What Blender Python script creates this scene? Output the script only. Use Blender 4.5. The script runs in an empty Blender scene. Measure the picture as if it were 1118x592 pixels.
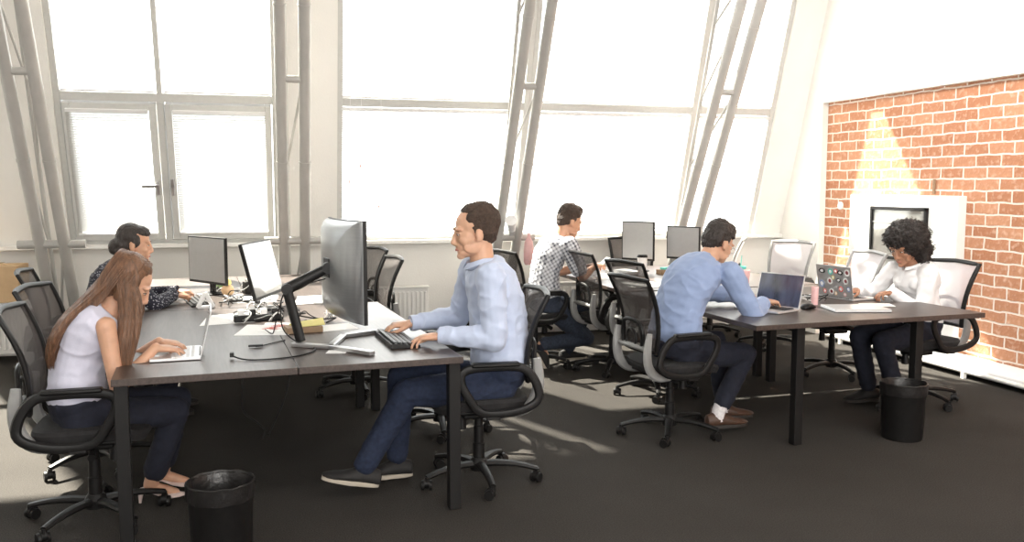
import bpy, bmesh, math, random
from math import pi, sin, cos, radians as R
from mathutils import Vector as V, Matrix as M, Euler, noise
random.seed(7)
SC = bpy.context.scene
COL = SC.collection

# ---------------------------------------------------------------- camera, sky, sun, exposure
cam = bpy.data.cameras.new('camera')
camo = bpy.data.objects.new('camera', cam)
COL.objects.link(camo)
cam.sensor_width = 36.0
cam.lens = 36.0 * 970.0 / 1118.0
camo.location = (0, 0, 1.53)
camo.rotation_euler = (R(90 - 5.5), 0, R(-15.0))
cam.clip_end = 200
SC.camera = camo
SC.view_settings.view_transform = 'Standard'
SC.view_settings.look = 'None'
SC.view_settings.gamma = 1.0
SC.view_settings.use_curve_mapping = False
SC.view_settings.exposure = 0.56
w = bpy.data.worlds.new('sky'); SC.world = w
w.use_nodes = True
nt = w.node_tree
bgn = nt.nodes['Background']
SKY_STRENGTH = 4.2
bgn.inputs[0].default_value = (0.97, 0.985, 1.0, 1)
bgn.inputs[1].default_value = SKY_STRENGTH
sun = bpy.data.lights.new('sun', 'SUN')
sun.energy = 38.0
sun.color = (1.0, 0.93, 0.82)
sun.angle = R(1.2)
suno = bpy.data.objects.new('sun', sun)
COL.objects.link(suno)
_sd = V((0.62, -1.0, -1.42)).normalized()
suno.rotation_euler = _sd.to_track_quat('-Z', 'Y').to_euler()

def area(name, loc, rot, sx, sy, power, color=(1, 1, 1)):
    l = bpy.data.lights.new(name, 'AREA'); l.shape = 'RECTANGLE'; l.size = sx; l.size_y = sy
    l.energy = power; l.color = color
    o = bpy.data.objects.new(name, l); COL.objects.link(o)
    o.location = loc; o.rotation_euler = rot
    return o
# added fill areas behind and above the camera to raise the room's brightness
area('rear_fill_light', (1.5, -2.85, 2.0), (R(90), 0, 0), 6.0, 2.0, 255, (1.0, 0.97, 0.93))
for lx, ly in ((-1.8, 1.2), (1.6, 1.2), (4.2, 1.6)):
    area('ceiling_fill_light', (lx, ly, 3.95), (0, 0, 0), 1.2, 0.5, 22, (1.0, 0.96, 0.9))

# added fill areas out of view, brightening the brick side of the room
for ly in (2.6, 5.2):
    o_ = area('wall_fill_light', (3.0, ly, 4.1), (0, 0, 0), .9, .5, 26, (1.0, 0.97, 0.92))
    o_.rotation_euler = (V((5.4, ly + .9, 2.2)) - V((3.0, ly, 4.1))).to_track_quat('-Z', 'Y').to_euler(); o_.data.spread = R(110)

# ---------------------------------------------------------------- materials
def mat(name, col, rough=0.5, metal=0.0, var=0.06, vscale=30.0, bump=0.0, bscale=200.0, spec=0.5, stretch=None,
        sheen=0.0, sss=0.0, emis=None, emis_s=0.0, coat=0.0, trans=0.0, alpha=1.0):
    m = bpy.data.materials.new(name); m.use_nodes = True
    t = m.node_tree; b = t.nodes['Principled BSDF']
    b.inputs['Roughness'].default_value = rough
    b.inputs['Metallic'].default_value = metal
    b.inputs['Specular IOR Level'].default_value = spec
    if sheen: b.inputs['Sheen Weight'].default_value = sheen
    if coat: b.inputs['Coat Weight'].default_value = coat
    if trans: b.inputs['Transmission Weight'].default_value = trans
    if alpha < 1: b.inputs['Alpha'].default_value = alpha
    if sss:
        b.inputs['Subsurface Weight'].default_value = sss
        b.inputs['Subsurface Radius'].default_value = (0.01, 0.004, 0.002)
        b.inputs['Subsurface Scale'].default_value = 1.0
    if emis:
        b.inputs['Emission Color'].default_value = (*emis, 1); b.inputs['Emission Strength'].default_value = emis_s
    tc = t.nodes.new('ShaderNodeTexCoord'); mp = t.nodes.new('ShaderNodeMapping')
    t.links.new(tc.outputs['Object'], mp.inputs[0])
    if stretch: mp.inputs['Scale'].default_value = stretch
    n = t.nodes.new('ShaderNodeTexNoise'); n.inputs['Scale'].default_value = vscale; n.inputs['Detail'].default_value = 4
    t.links.new(mp.outputs[0], n.inputs['Vector'])
    cr = t.nodes.new('ShaderNodeValToRGB')
    cr.color_ramp.elements[0].position = 0.3; cr.color_ramp.elements[1].position = 0.7
    cr.color_ramp.elements[0].color = (*[c * (1 - var) for c in col], 1)
    cr.color_ramp.elements[1].color = (*[min(1, c * (1 + var)) for c in col], 1)
    t.links.new(n.outputs['Fac'], cr.inputs[0]); t.links.new(cr.outputs[0], b.inputs['Base Color'])
    if bump:
        n2 = t.nodes.new('ShaderNodeTexNoise'); n2.inputs['Scale'].default_value = bscale; n2.inputs['Detail'].default_value = 3
        t.links.new(mp.outputs[0], n2.inputs['Vector'])
        bp = t.nodes.new('ShaderNodeBump'); bp.inputs['Strength'].default_value = bump; bp.inputs['Distance'].default_value = 0.01
        t.links.new(n2.outputs['Fac'], bp.inputs['Height']); t.links.new(bp.outputs[0], b.inputs['Normal'])
    return m

MT = {}
MT['plaster'] = mat('white_plaster', (0.86, 0.845, 0.81), 0.85, bump=0.15, bscale=60, var=0.02, vscale=3)
MT['sillwhite'] = mat('white_sill', (0.84, 0.83, 0.80), 0.5, var=0.02)
MT['ceil'] = mat('white_ceiling', (0.85, 0.85, 0.84), 0.9, var=0.01)
MT['frame'] = mat('window_frame_paint', (0.60, 0.60, 0.58), 0.45, var=0.03)
MT['truss'] = mat('truss_grey_paint', (0.44, 0.43, 0.41), 0.35, var=0.05, vscale=8, spec=0.6)
MT['black'] = mat('black_plastic', (0.009, 0.0085, 0.0085), 0.46, spec=.3, var=0.15, bump=0.05, bscale=600)
MT['blackgloss'] = mat('black_gloss', (0.015, 0.015, 0.017), 0.15, var=0.1)
MT['blackmetal'] = mat('black_powder_coat', (0.008, 0.0075, 0.0075), 0.5, spec=.3, var=0.1)
MT['seatfab'] = mat('black_seat_fabric', (0.02, 0.019, 0.02), 0.95, var=0.2, bump=0.4, bscale=700, sheen=0.0)
MT['greypl'] = mat('grey_plastic', (0.30, 0.30, 0.295), 0.35, var=0.05)
MT['chrome'] = mat('chrome', (0.75, 0.75, 0.75), 0.15, 1.0, var=0.02)
MT['silver'] = mat('silver_metal', (0.55, 0.55, 0.56), 0.3, 0.85, var=0.03)
MT['alu'] = mat('aluminium_shell', (0.72, 0.72, 0.73), 0.32, 0.6, var=0.02)
MT['monback'] = mat('monitor_back_grey', (0.30, 0.31, 0.32), 0.30, 0.6, var=0.04, stretch=(1, 1, 20), vscale=6)
MT['screen'] = mat('screen_glass', (0.03, 0.03, 0.032), 0.06, var=0.02, spec=0.9, coat=1.0)
MT['screenrefl'] = mat('screen_painted_reflection', (0.36, 0.36, 0.36), 0.16, var=0.02, spec=1.0, coat=0.6)  # pale base colour stands in for the windows reflected in the screen
MT['screendark'] = mat('screen_blue_painted_streaks', (0.05, 0.06, 0.10), 0.12, var=0.7, vscale=5, stretch=(1, 3, 1), spec=1.0, coat=0.6)  # strong streaky tone paints reflections into the dark blue base
MT['rad'] = mat('radiator_enamel', (0.83, 0.82, 0.79), 0.4, var=0.02)
MT['card'] = mat('cardboard', (0.55, 0.38, 0.22), 0.85, var=0.06, vscale=12, bump=0.1, bscale=90)
MT['tape'] = mat('packing_tape', (0.60, 0.47, 0.30), 0.25, var=0.04)
MT['paper'] = mat('paper', (0.85, 0.85, 0.84), 0.8, var=0.02)
MT['redink'] = mat('red_ink', (0.75, 0.18, 0.15), 0.8)
MT['yellow'] = mat('yellow_notes', (0.80, 0.72, 0.28), 0.8, var=0.05)
MT['brown'] = mat('brown_card', (0.30, 0.20, 0.12), 0.7, var=0.1)
MT['white'] = mat('white_plastic', (0.82, 0.82, 0.82), 0.3, var=0.02)
MT['whitepaint'] = mat('whitewashed_board', (0.86, 0.86, 0.85), 0.55, var=0.06, vscale=2.5, bump=0.2, bscale=20)
MT['green'] = mat('green_bottle', (0.40, 0.58, 0.30), 0.25, var=0.05)
MT['teal'] = mat('teal_cup', (0.12, 0.55, 0.48), 0.4, var=0.12, vscale=60)
MT['pink'] = mat('pink_plastic', (0.80, 0.50, 0.50), 0.3, var=0.06)
MT['maroon'] = mat('maroon_cup', (0.25, 0.06, 0.07), 0.35, var=0.08)
MT['bagfilm'] = mat('black_bin_liner', (0.013, 0.012, 0.012), 0.34, var=0.2, bump=0.3, bscale=40)
MT['keys'] = mat('keycaps_black', (0.035, 0.035, 0.037), 0.45)
MT['keyw'] = mat('keycaps_pale', (0.65, 0.65, 0.66), 0.45)
MT['peach'] = mat('peach_plastic', (0.80, 0.55, 0.32), 0.4, var=0.06)
MT['vent'] = mat('heater_white', (0.80, 0.80, 0.80), 0.4, var=0.02)
MT['mirror'] = mat('dark_stove_glass', (0.30, 0.30, 0.29), 0.08, 0.6, var=0.03)
# people
MT['skin'] = mat('skin', (0.62, 0.36, 0.24), 0.5, var=0.08, vscale=25, sss=0.15, bump=0.03, bscale=400)
MT['skin_warm'] = mat('skin_warm', (0.56, 0.31, 0.20), 0.5, var=0.08, vscale=25, sss=0.15, bump=0.03, bscale=400)
MT['skin_brown'] = mat('skin_brown', (0.40, 0.20, 0.12), 0.5, var=0.08, vscale=25, sss=0.12, bump=0.03, bscale=400)
MT['lips'] = mat('lips', (0.50, 0.17, 0.14), 0.4, var=0.05)
MT['eyewhite'] = mat('eye_white', (0.75, 0.72, 0.70), 0.2, var=0.02)
MT['iris'] = mat('eye_iris', (0.04, 0.025, 0.02), 0.1)
MT['hair_brown'] = mat('hair_brown', (0.15, 0.072, 0.036), 0.38, var=0.45, vscale=18, stretch=(6, 6, .35), bump=0.5, bscale=60, spec=0.6)
MT['hair_dark'] = mat('hair_dark', (0.028, 0.020, 0.017), 0.42, var=0.4, vscale=40, stretch=(3, 3, .6), bump=0.6, bscale=90)
MT['hair_short'] = mat('hair_short_brown', (0.055, 0.033, 0.022), 0.6, var=0.4, vscale=90, bump=0.8, bscale=220)
MT['hair_curl'] = mat('hair_curly_black', (0.022, 0.016, 0.014), 0.6, var=0.3, vscale=90, bump=0.8, bscale=160)
MT['shirt_blue'] = mat('shirt_pale_blue', (0.50, 0.57, 0.74), 0.8, var=0.04, vscale=400, bump=0.25, bscale=9, sheen=0.2)
MT['shirt_blue2'] = mat('shirt_blue', (0.27, 0.35, 0.55), 0.8, var=0.05, vscale=400, bump=0.25, bscale=9, sheen=0.2)
MT['shirt_white'] = mat('shirt_white', (0.82, 0.81, 0.82), 0.8, var=0.02, vscale=200, bump=0.3, bscale=10, sheen=0.2)
MT['top_lilac'] = mat('top_lilac', (0.60, 0.60, 0.72), 0.75, var=0.03, vscale=200, bump=0.3, bscale=12, sheen=0.3)
MT['navy'] = mat('trousers_navy', (0.012, 0.014, 0.026), 0.9, var=0.2, bump=0.3, bscale=25)
MT['jeans'] = mat('jeans_dark_blue', (0.014, 0.022, 0.050), 0.9, var=0.25, vscale=60, bump=0.3, bscale=25)
MT['jeans2'] = mat('jeans_grey_blue', (0.035, 0.045, 0.070), 0.9, var=0.25, vscale=60, bump=0.3, bscale=25)
MT['shoeblk'] = mat('shoe_black', (0.014, 0.013, 0.013), 0.7, var=0.2)
MT['shoebrn'] = mat('shoe_brown', (0.07, 0.035, 0.022), 0.5, var=0.2)
MT['solew'] = mat('shoe_sole_cream', (0.45, 0.40, 0.33), 0.7, var=0.05)
MT['soleb'] = mat('shoe_sole_dark', (0.03, 0.025, 0.022), 0.7, var=0.05)
MT['pump'] = mat('pump_pale_pink', (0.80, 0.66, 0.62), 0.3, var=0.02)
MT['sock'] = mat('sock_white', (0.72, 0.69, 0.70), 0.9, var=0.12, vscale=90)

def nodes_of(name):
    m = bpy.data.materials.new(name); m.use_nodes = True
    return m, m.node_tree, m.node_tree.nodes['Principled BSDF']

def m_dots(name, base, dot, scale=70.0, thr=0.28):
    m, t, b = nodes_of(name)
    tc = t.nodes.new('ShaderNodeTexCoord'); v = t.nodes.new('ShaderNodeTexVoronoi'); v.inputs['Scale'].default_value = scale
    t.links.new(tc.outputs['Object'], v.inputs['Vector'])
    cr = t.nodes.new('ShaderNodeValToRGB'); cr.color_ramp.elements[0].position = thr; cr.color_ramp.elements[1].position = thr + .06
    cr.color_ramp.elements[0].color = (*dot, 1); cr.color_ramp.elements[1].color = (*base, 1)
    t.links.new(v.outputs['Distance'], cr.inputs[0]); t.links.new(cr.outputs[0], b.inputs['Base Color'])
    b.inputs['Roughness'].default_value = 0.85
    return m
MT['dots'] = m_dots('blouse_navy_dotted', (0.014, 0.015, 0.028), (0.45, 0.45, 0.5), 75, 0.26)

def m_check(name):
    m, t, b = nodes_of(name)
    tc = t.nodes.new('ShaderNodeTexCoord')
    mp = t.nodes.new('ShaderNodeMapping'); mp.inputs['Rotation'].default_value = (0.2, 0.5, 0.3)
    t.links.new(tc.outputs['Object'], mp.inputs[0])
    fac = []
    for ax in 'XYZ':
        wv = t.nodes.new('ShaderNodeTexWave'); wv.bands_direction = ax; wv.inputs['Scale'].default_value = 11; wv.inputs['Distortion'].default_value = 0.6
        t.links.new(mp.outputs[0], wv.inputs[0])
        mr = t.nodes.new('ShaderNodeMath'); mr.operation = 'GREATER_THAN'; mr.inputs[1].default_value = 0.62
        t.links.new(wv.outputs['Fac'], mr.inputs[0]); fac.append(mr)
    a1 = t.nodes.new('ShaderNodeMath'); a1.operation = 'ADD'; t.links.new(fac[0].outputs[0], a1.inputs[0]); t.links.new(fac[1].outputs[0], a1.inputs[1])
    a2 = t.nodes.new('ShaderNodeMath'); a2.operation = 'ADD'; t.links.new(a1.outputs[0], a2.inputs[0]); t.links.new(fac[2].outputs[0], a2.inputs[1])
    a3 = t.nodes.new('ShaderNodeMath'); a3.operation = 'DIVIDE'; a3.inputs[1].default_value = 3; t.links.new(a2.outputs[0], a3.inputs[0])
    cr = t.nodes.new('ShaderNodeValToRGB'); cr.color_ramp.elements[0].color = (0.75, 0.76, 0.80, 1); cr.color_ramp.elements[1].color = (0.035, 0.04, 0.07, 1)
    t.links.new(a3.outputs[0], cr.inputs[0]); t.links.new(cr.outputs[0], b.inputs['Base Color']); b.inputs['Roughness'].default_value = .85
    return m
MT['check'] = m_check('shirt_checked')

def m_mesh(name, col, alpha):          # woven chair net: see-through weave
    m, t, b = nodes_of(name)
    b.inputs['Base Color'].default_value = (*col, 1); b.inputs['Roughness'].default_value = 0.8
    tc = t.nodes.new('ShaderNodeTexCoord'); n = t.nodes.new('ShaderNodeTexNoise'); n.inputs['Scale'].default_value = 900
    t.links.new(tc.outputs['Object'], n.inputs['Vector'])
    mr = t.nodes.new('ShaderNodeMapRange'); mr.inputs['From Min'].default_value = .3; mr.inputs['From Max'].default_value = .7
    mr.inputs['To Min'].default_value = alpha - .12; mr.inputs['To Max'].default_value = alpha + .12
    t.links.new(n.outputs['Fac'], mr.inputs[0]); t.links.new(mr.outputs[0], b.inputs['Alpha'])
    return m
MT['net'] = m_mesh('chair_net_grey', (0.085, 0.072, 0.068), 0.74)
MT['netpale'] = m_mesh('chair_net_pale', (0.62, 0.58, 0.60), 0.72)

def m_slat(name, tcol, tlo, thi, dcol=(.88, .87, .85)):
    m = bpy.data.materials.new(name); m.use_nodes = True; t = m.node_tree
    t.nodes.remove(t.nodes['Principled BSDF']); out = t.nodes['Material Output']
    d = t.nodes.new('ShaderNodeBsdfDiffuse'); d.inputs[0].default_value = (*dcol, 1)
    tr = t.nodes.new('ShaderNodeBsdfTranslucent'); tr.inputs[0].default_value = (*tcol, 1)
    tp = t.nodes.new('ShaderNodeBsdfTransparent'); tp.inputs[0].default_value = (1, 1, 1, 1)
    n = t.nodes.new('ShaderNodeTexNoise'); n.inputs['Scale'].default_value = 5
    tc = t.nodes.new('ShaderNodeTexCoord'); t.links.new(tc.outputs['Object'], n.inputs['Vector'])
    mr = t.nodes.new('ShaderNodeMapRange'); mr.inputs['To Min'].default_value = tlo; mr.inputs['To Max'].default_value = thi
    t.links.new(n.outputs['Fac'], mr.inputs[0])
    m1 = t.nodes.new('ShaderNodeMixShader'); m1.inputs[0].default_value = .5
    t.links.new(d.outputs[0], m1.inputs[1]); t.links.new(tr.outputs[0], m1.inputs[2])
    m2 = t.nodes.new('ShaderNodeMixShader'); t.links.new(mr.outputs[0], m2.inputs[0])
    t.links.new(m1.outputs[0], m2.inputs[1]); t.links.new(tp.outputs[0], m2.inputs[2])
    t.links.new(m2.outputs[0], out.inputs[0])
    return m
MT['slat'] = m_slat('blind_slat_sheer', (.50, .495, .48), .24, .32)
MT['slat_dense'] = m_slat('blind_slat_dense', (.34, .34, .33), .02, .04, (.74, .73, .71))

def m_glass():
    m = bpy.data.materials.new('window_glass'); m.use_nodes = True; t = m.node_tree
    t.nodes.remove(t.nodes['Principled BSDF']); out = t.nodes['Material Output']
    g = t.nodes.new('ShaderNodeBsdfGlossy'); g.inputs['Roughness'].default_value = .02
    tp = t.nodes.new('ShaderNodeBsdfTransparent'); tp.inputs[0].default_value = (.97, .98, .97, 1)
    lw = t.nodes.new('ShaderNodeFresnel'); lw.inputs[0].default_value = 1.45
    mx = t.nodes.new('ShaderNodeMixShader'); t.links.new(lw.outputs[0], mx.inputs[0]); t.links.new(tp.outputs[0], mx.inputs[1]); t.links.new(g.outputs[0], mx.inputs[2])
    t.links.new(mx.outputs[0], out.inputs[0]); return m
MT['glass'] = m_glass()

def m_floor():
    m, t, b = nodes_of('carpet_dark_grey'); b.inputs['Roughness'].default_value = 1.0; b.inputs['Specular IOR Level'].default_value = 0.1
    tc = t.nodes.new('ShaderNodeTexCoord'); n = t.nodes.new('ShaderNodeTexNoise'); n.inputs['Scale'].default_value = 160; n.inputs['Detail'].default_value = 5
    n2 = t.nodes.new('ShaderNodeTexNoise'); n2.inputs['Scale'].default_value = 1.6; n2.inputs['Detail'].default_value = 4
    for q in (n, n2): t.links.new(tc.outputs['Object'], q.inputs['Vector'])
    cr = t.nodes.new('ShaderNodeValToRGB'); cr.color_ramp.elements[0].position = .3; cr.color_ramp.elements[1].position = .72
    cr.color_ramp.elements[0].color = (.036, .033, .030, 1); cr.color_ramp.elements[1].color = (.072, .066, .060, 1)
    t.links.new(n.outputs['Fac'], cr.inputs[0])
    mx = t.nodes.new('ShaderNodeMix'); mx.data_type = 'RGBA'; mx.blend_type = 'MULTIPLY'; mx.inputs[0].default_value = .35
    t.links.new(cr.outputs[0], mx.inputs[6]); t.links.new(n2.outputs['Fac'], mx.inputs[7]); t.links.new(mx.outputs[2], b.inputs['Base Color'])
    bp = t.nodes.new('ShaderNodeBump'); bp.inputs['Strength'].default_value = .6; bp.inputs['Distance'].default_value = .006
    t.links.new(n.outputs['Fac'], bp.inputs['Height']); t.links.new(bp.outputs[0], b.inputs['Normal']); return m
MT['carpet'] = m_floor()

def m_brick():
    m, t, b = nodes_of('brick_orange'); b.inputs['Roughness'].default_value = .9
    tc = t.nodes.new('ShaderNodeTexCoord'); sp = t.nodes.new('ShaderNodeSeparateXYZ'); cb = t.nodes.new('ShaderNodeCombineXYZ')
    t.links.new(tc.outputs['Object'], sp.inputs[0]); t.links.new(sp.outputs['Y'], cb.inputs['X']); t.links.new(sp.outputs['Z'], cb.inputs['Y'])
    dn = t.nodes.new('ShaderNodeTexNoise'); dn.inputs['Scale'].default_value = 7; dn.inputs['Detail'].default_value = 3
    t.links.new(tc.outputs['Object'], dn.inputs['Vector'])
    vm = t.nodes.new('ShaderNodeVectorMath'); vm.operation = 'SCALE'; vm.inputs['Scale'].default_value = .028
    t.links.new(dn.outputs['Color'], vm.inputs[0])
    va = t.nodes.new('ShaderNodeVectorMath'); va.operation = 'ADD'; t.links.new(cb.outputs[0], va.inputs[0]); t.links.new(vm.outputs[0], va.inputs[1])
    br = t.nodes.new('ShaderNodeTexBrick'); t.links.new(va.outputs[0], br.inputs['Vector'])
    br.inputs['Scale'].default_value = 1.0; br.inputs['Brick Width'].default_value = .255; br.inputs['Row Height'].default_value = .094
    br.inputs['Mortar Size'].default_value = .0085; br.inputs['Mortar Smooth'].default_value = .35; br.inputs['Bias'].default_value = -.1
    br.inputs['Color1'].default_value = (.44, .19, .10, 1); br.inputs['Color2'].default_value = (.60, .30, .175, 1); br.inputs['Mortar'].default_value = (.82, .74, .66, 1)
    n = t.nodes.new('ShaderNodeTexNoise'); n.inputs['Scale'].default_value = 22; n.inputs['Detail'].default_value = 6
    t.links.new(tc.outputs['Object'], n.inputs['Vector'])
    cr = t.nodes.new('ShaderNodeValToRGB'); cr.color_ramp.elements[0].position = .52; cr.color_ramp.elements[1].position = .75
    cr.color_ramp.elements[0].color = (0, 0, 0, 1); cr.color_ramp.elements[1].color = (.55, .55, .55, 1)
    t.links.new(n.outputs['Fac'], cr.inputs[0])
    mx = t.nodes.new('ShaderNodeMix'); mx.data_type = 'RGBA'; t.links.new(cr.outputs[0], mx.inputs[0])
    t.links.new(br.outputs['Color'], mx.inputs[6]); mx.inputs[7].default_value = (.78, .55, .42, 1)
    t.links.new(mx.outputs[2], b.inputs['Base Color'])
    ad = t.nodes.new('ShaderNodeMath'); ad.operation = 'MULTIPLY_ADD'; ad.inputs[1].default_value = -1.0
    t.links.new(br.outputs['Fac'], ad.inputs[0]); t.links.new(n.outputs['Fac'], ad.inputs[2])
    bp = t.nodes.new('ShaderNodeBump'); bp.inputs['Strength'].default_value = .7; bp.inputs['Distance'].default_value = .012
    t.links.new(ad.outputs[0], bp.inputs['Height']); t.links.new(bp.outputs[0], b.inputs['Normal']); return m
MT['brick'] = m_brick()

def m_wood(name, c1, c2, rough):
    m, t, b = nodes_of(name); b.inputs['Roughness'].default_value = rough; b.inputs['Specular IOR Level'].default_value = .55
    tc = t.nodes.new('ShaderNodeTexCoord'); mp = t.nodes.new('ShaderNodeMapping'); mp.inputs['Scale'].default_value = (14, .8, 14)
    t.links.new(tc.outputs['Object'], mp.inputs[0])
    n = t.nodes.new('ShaderNodeTexNoise'); n.inputs['Scale'].default_value = 5; n.inputs['Detail'].default_value = 6; n.inputs['Distortion'].default_value = .6
    t.links.new(mp.outputs[0], n.inputs['Vector'])
    cr = t.nodes.new('ShaderNodeValToRGB'); cr.color_ramp.elements[0].position = .3; cr.color_ramp.elements[1].position = .7
    cr.color_ramp.elements[0].color = (*c1, 1); cr.color_ramp.elements[1].color = (*c2, 1)
    t.links.new(n.outputs['Fac'], cr.inputs[0]); t.links.new(cr.outputs[0], b.inputs['Base Color'])
    bp = t.nodes.new('ShaderNodeBump'); bp.inputs['Strength'].default_value = .08; bp.inputs['Distance'].default_value = .002
    t.links.new(n.outputs['Fac'], bp.inputs['Height']); t.links.new(bp.outputs[0], b.inputs['Normal']); return m
MT['wood'] = m_wood('wenge_laminate', (.038, .026, .022), (.075, .054, .046), .36)

# ---------------------------------------------------------------- geometry helpers
class G:
    def __init__(s, T=None):
        s.v = []; s.f = []; s.T = T or M.Identity(4)
    def add(s, vs, fs):
        o = len(s.v); s.v += [s.T @ V(p) for p in vs]; s.f += [tuple(i + o for i in f) for f in fs]; return s
    def box(s, c, d, rot=None):
        x, y, z = d[0] / 2, d[1] / 2, d[2] / 2
        vs = [V((a * x, b * y, e * z)) for a in (-1, 1) for b in (-1, 1) for e in (-1, 1)]
        if rot is not None: vs = [rot @ p for p in vs]
        vs = [p + V(c) for p in vs]
        return s.add(vs, [(0, 1, 3, 2), (4, 6, 7, 5), (0, 4, 5, 1), (2, 3, 7, 6), (0, 2, 6, 4), (1, 5, 7, 3)])
    def prism(s, pts, ext):
        n = len(pts); pts = [V(p) for p in pts]; e = V(ext)
        return s.add(pts + [p + e for p in pts], [tuple(range(n))[::-1], tuple(range(n, 2 * n))] + [(i, (i + 1) % n, n + (i + 1) % n, n + i) for i in range(n)])
    def rings(s, rs, cap=True):
        n = len(rs[0]); vs = [p for r in rs for p in r]; fs = []
        for k in range(len(rs) - 1):
            for i in range(n):
                j = (i + 1) % n; fs.append((k * n + i, k * n + j, (k + 1) * n + j, (k + 1) * n + i))
        if cap: fs += [tuple(range(n))[::-1], tuple((len(rs) - 1) * n + i for i in range(n))]
        return s.add(vs, fs)
    def lathe(s, prof, c=(0, 0, 0), seg=24, cap=True):
        c = V(c)
        return s.rings([[c + V((r * cos(2 * pi * i / seg), r * sin(2 * pi * i / seg), z)) for i in range(seg)] for r, z in prof], cap)
    def tube(s, pts, r, seg=8, closed=False, flat=1.0, up=(0, 0, 1), sub=0):
        pts = [V(p) for p in pts]
        rr = list(r) if isinstance(r, (list, tuple)) else [r] * len(pts)
        for _ in range(sub):                      # corner-rounding subdivision
            q = []; qr = []; n = len(pts)
            if not closed: q.append(pts[0]); qr.append(rr[0])
            for i in range(n if closed else n - 1):
                a, b = pts[i], pts[(i + 1) % n]; ra, rb = rr[i], rr[(i + 1) % n]
                q += [a * .75 + b * .25, a * .25 + b * .75]; qr += [ra * .75 + rb * .25, ra * .25 + rb * .75]
            if not closed: q.append(pts[-1]); qr.append(rr[-1])
            pts, rr = q, qr
        n = len(pts); up = V(up); rs = []; prev = None
        for i in range(n):
            if closed: d = pts[(i + 1) % n] - pts[i - 1]
            else: d = pts[min(i + 1, n - 1)] - pts[max(i - 1, 0)]
            d.normalize()
            if prev is None:
                a = d.cross(up)
                if a.length < 1e-3: a = d.cross(V((1, 0, 0)))
            else:
                a = prev - d * prev.dot(d)
            if a.length < 1e-6: a = d.orthogonal()
            a.normalize(); b = a.cross(d); prev = a
            rs.append([pts[i] + a * cos(2 * pi * k / seg) * rr[i] + b * sin(2 * pi * k / seg) * rr[i] * flat for k in range(seg)])
        if closed:
            m = seg; vs = [p for r_ in rs for p in r_]; fs = []
            for k in range(n):
                for i in range(m):
                    j = (i + 1) % m; k2 = (k + 1) % n; fs.append((k * m + i, k * m + j, k2 * m + j, k2 * m + i))
            return s.add(vs, fs)
        return s.rings(rs)
    def ell(s, c, r, rot=None, seg=16, rg=10):
        c = V(c); rs = []
        if not isinstance(r, (tuple, list)): r = (r, r, r)
        for k in range(rg + 1):
            th = pi * (k / rg); th = min(max(th, .02), pi - .02)
            ring = []
            for i in range(seg):
                p = V((r[0] * sin(th) * cos(2 * pi * i / seg), r[1] * sin(th) * sin(2 * pi * i / seg), -r[2] * cos(th)))
                if rot is not None: p = rot @ p
                ring.append(c + p)
            rs.append(ring)
        return s.rings(rs)
    def cap(s, p0, p1, r0, r1, fl=1.0, side=None, seg=14):
        # tapered capsule; fl flattens it across 'side'
        p0 = V(p0); p1 = V(p1); d = (p1 - p0); L = d.length
        d = d.normalized() if L > 1e-6 else V((0, 0, 1))
        a = V(side) if side is not None else d.orthogonal(); a = (a - d * a.dot(d))
        a = a.normalized() if a.length > 1e-5 else d.orthogonal().normalized()
        b = d.cross(a); rs = []
        for t, q in [(-1, 0.05), (-.85, .53), (-.5, .87), (0, 1)]:
            rs.append((p0 + d * t * r0, r0 * q))
        for t, q in [(0, 1), (.5, .87), (.85, .53), (1, .05)]:
            rs.append((p1 + d * t * r1, r1 * q))
        return s.rings([[c + a * cos(2 * pi * i / seg) * rad + b * sin(2 * pi * i / seg) * rad * fl for i in range(seg)] for c, rad in rs])

def tag(o, label=None, cat=None, group=None, kind=None):
    if label: o['label'] = label
    if cat: o['category'] = cat
    if group: o['group'] = group
    if kind: o['kind'] = kind
    return o

def obj(name, g, m, parent=None, smooth=True, bevel=0.0, bseg=2, solid=0.0, subsurf=0, loc=None):
    me = bpy.data.meshes.new(name); vs = [tuple(p) for p in g.v]
    if loc is not None: vs = [(p[0] - loc[0], p[1] - loc[1], p[2] - loc[2]) for p in vs]
    me.from_pydata(vs, [], g.f); me.validate()
    bm = bmesh.new(); bm.from_mesh(me); bmesh.ops.recalc_face_normals(bm, faces=bm.faces); bm.to_mesh(me); bm.free()
    if isinstance(m, str): m = MT[m]
    me.materials.append(m)
    if smooth:
        me.polygons.foreach_set('use_smooth', [True] * len(me.polygons))
        try: me.set_sharp_from_angle(angle=R(38))
        except Exception: pass
    o = bpy.data.objects.new(name, me); COL.objects.link(o)
    if loc is not None: o.location = loc
    if parent is not None: o.parent = parent
    if bevel:
        b = o.modifiers.new('bevel', 'BEVEL'); b.width = bevel; b.segments = bseg; b.limit_method = 'ANGLE'; b.angle_limit = R(35)
    if solid:
        b = o.modifiers.new('thickness', 'SOLIDIFY'); b.thickness = solid; b.offset = 0
    if subsurf:
        b = o.modifiers.new('subd', 'SUBSURF'); b.levels = subsurf; b.render_levels = subsurf
    return o

def thing(name, label, cat, loc=(0, 0, 0), rz=0.0, group=None):
    o = bpy.data.objects.new(name, None); COL.objects.link(o); o.location = loc; o.rotation_euler = (0, 0, rz)
    return tag(o, label, cat, group)

def copy_tree(o, parent=None, kids=None):
    c = o.copy(); COL.objects.link(c); c.parent = parent
    for ch in kids_of(o): copy_tree(ch, c)
    return c
def kids_of(o):
    return [x for x in list(COL.objects) if x.parent == o]
def dup(o, loc, rz, label, group=None):
    c = copy_tree(o); c.location = loc; c.rotation_euler = (0, 0, rz); c['label'] = label
    if group: c['group'] = group
    return c
def struct(name, g, m, parent=None, **k):
    o = obj(name, g, m, parent, **k)
    if parent is None: o['kind'] = 'structure'
    return o

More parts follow.
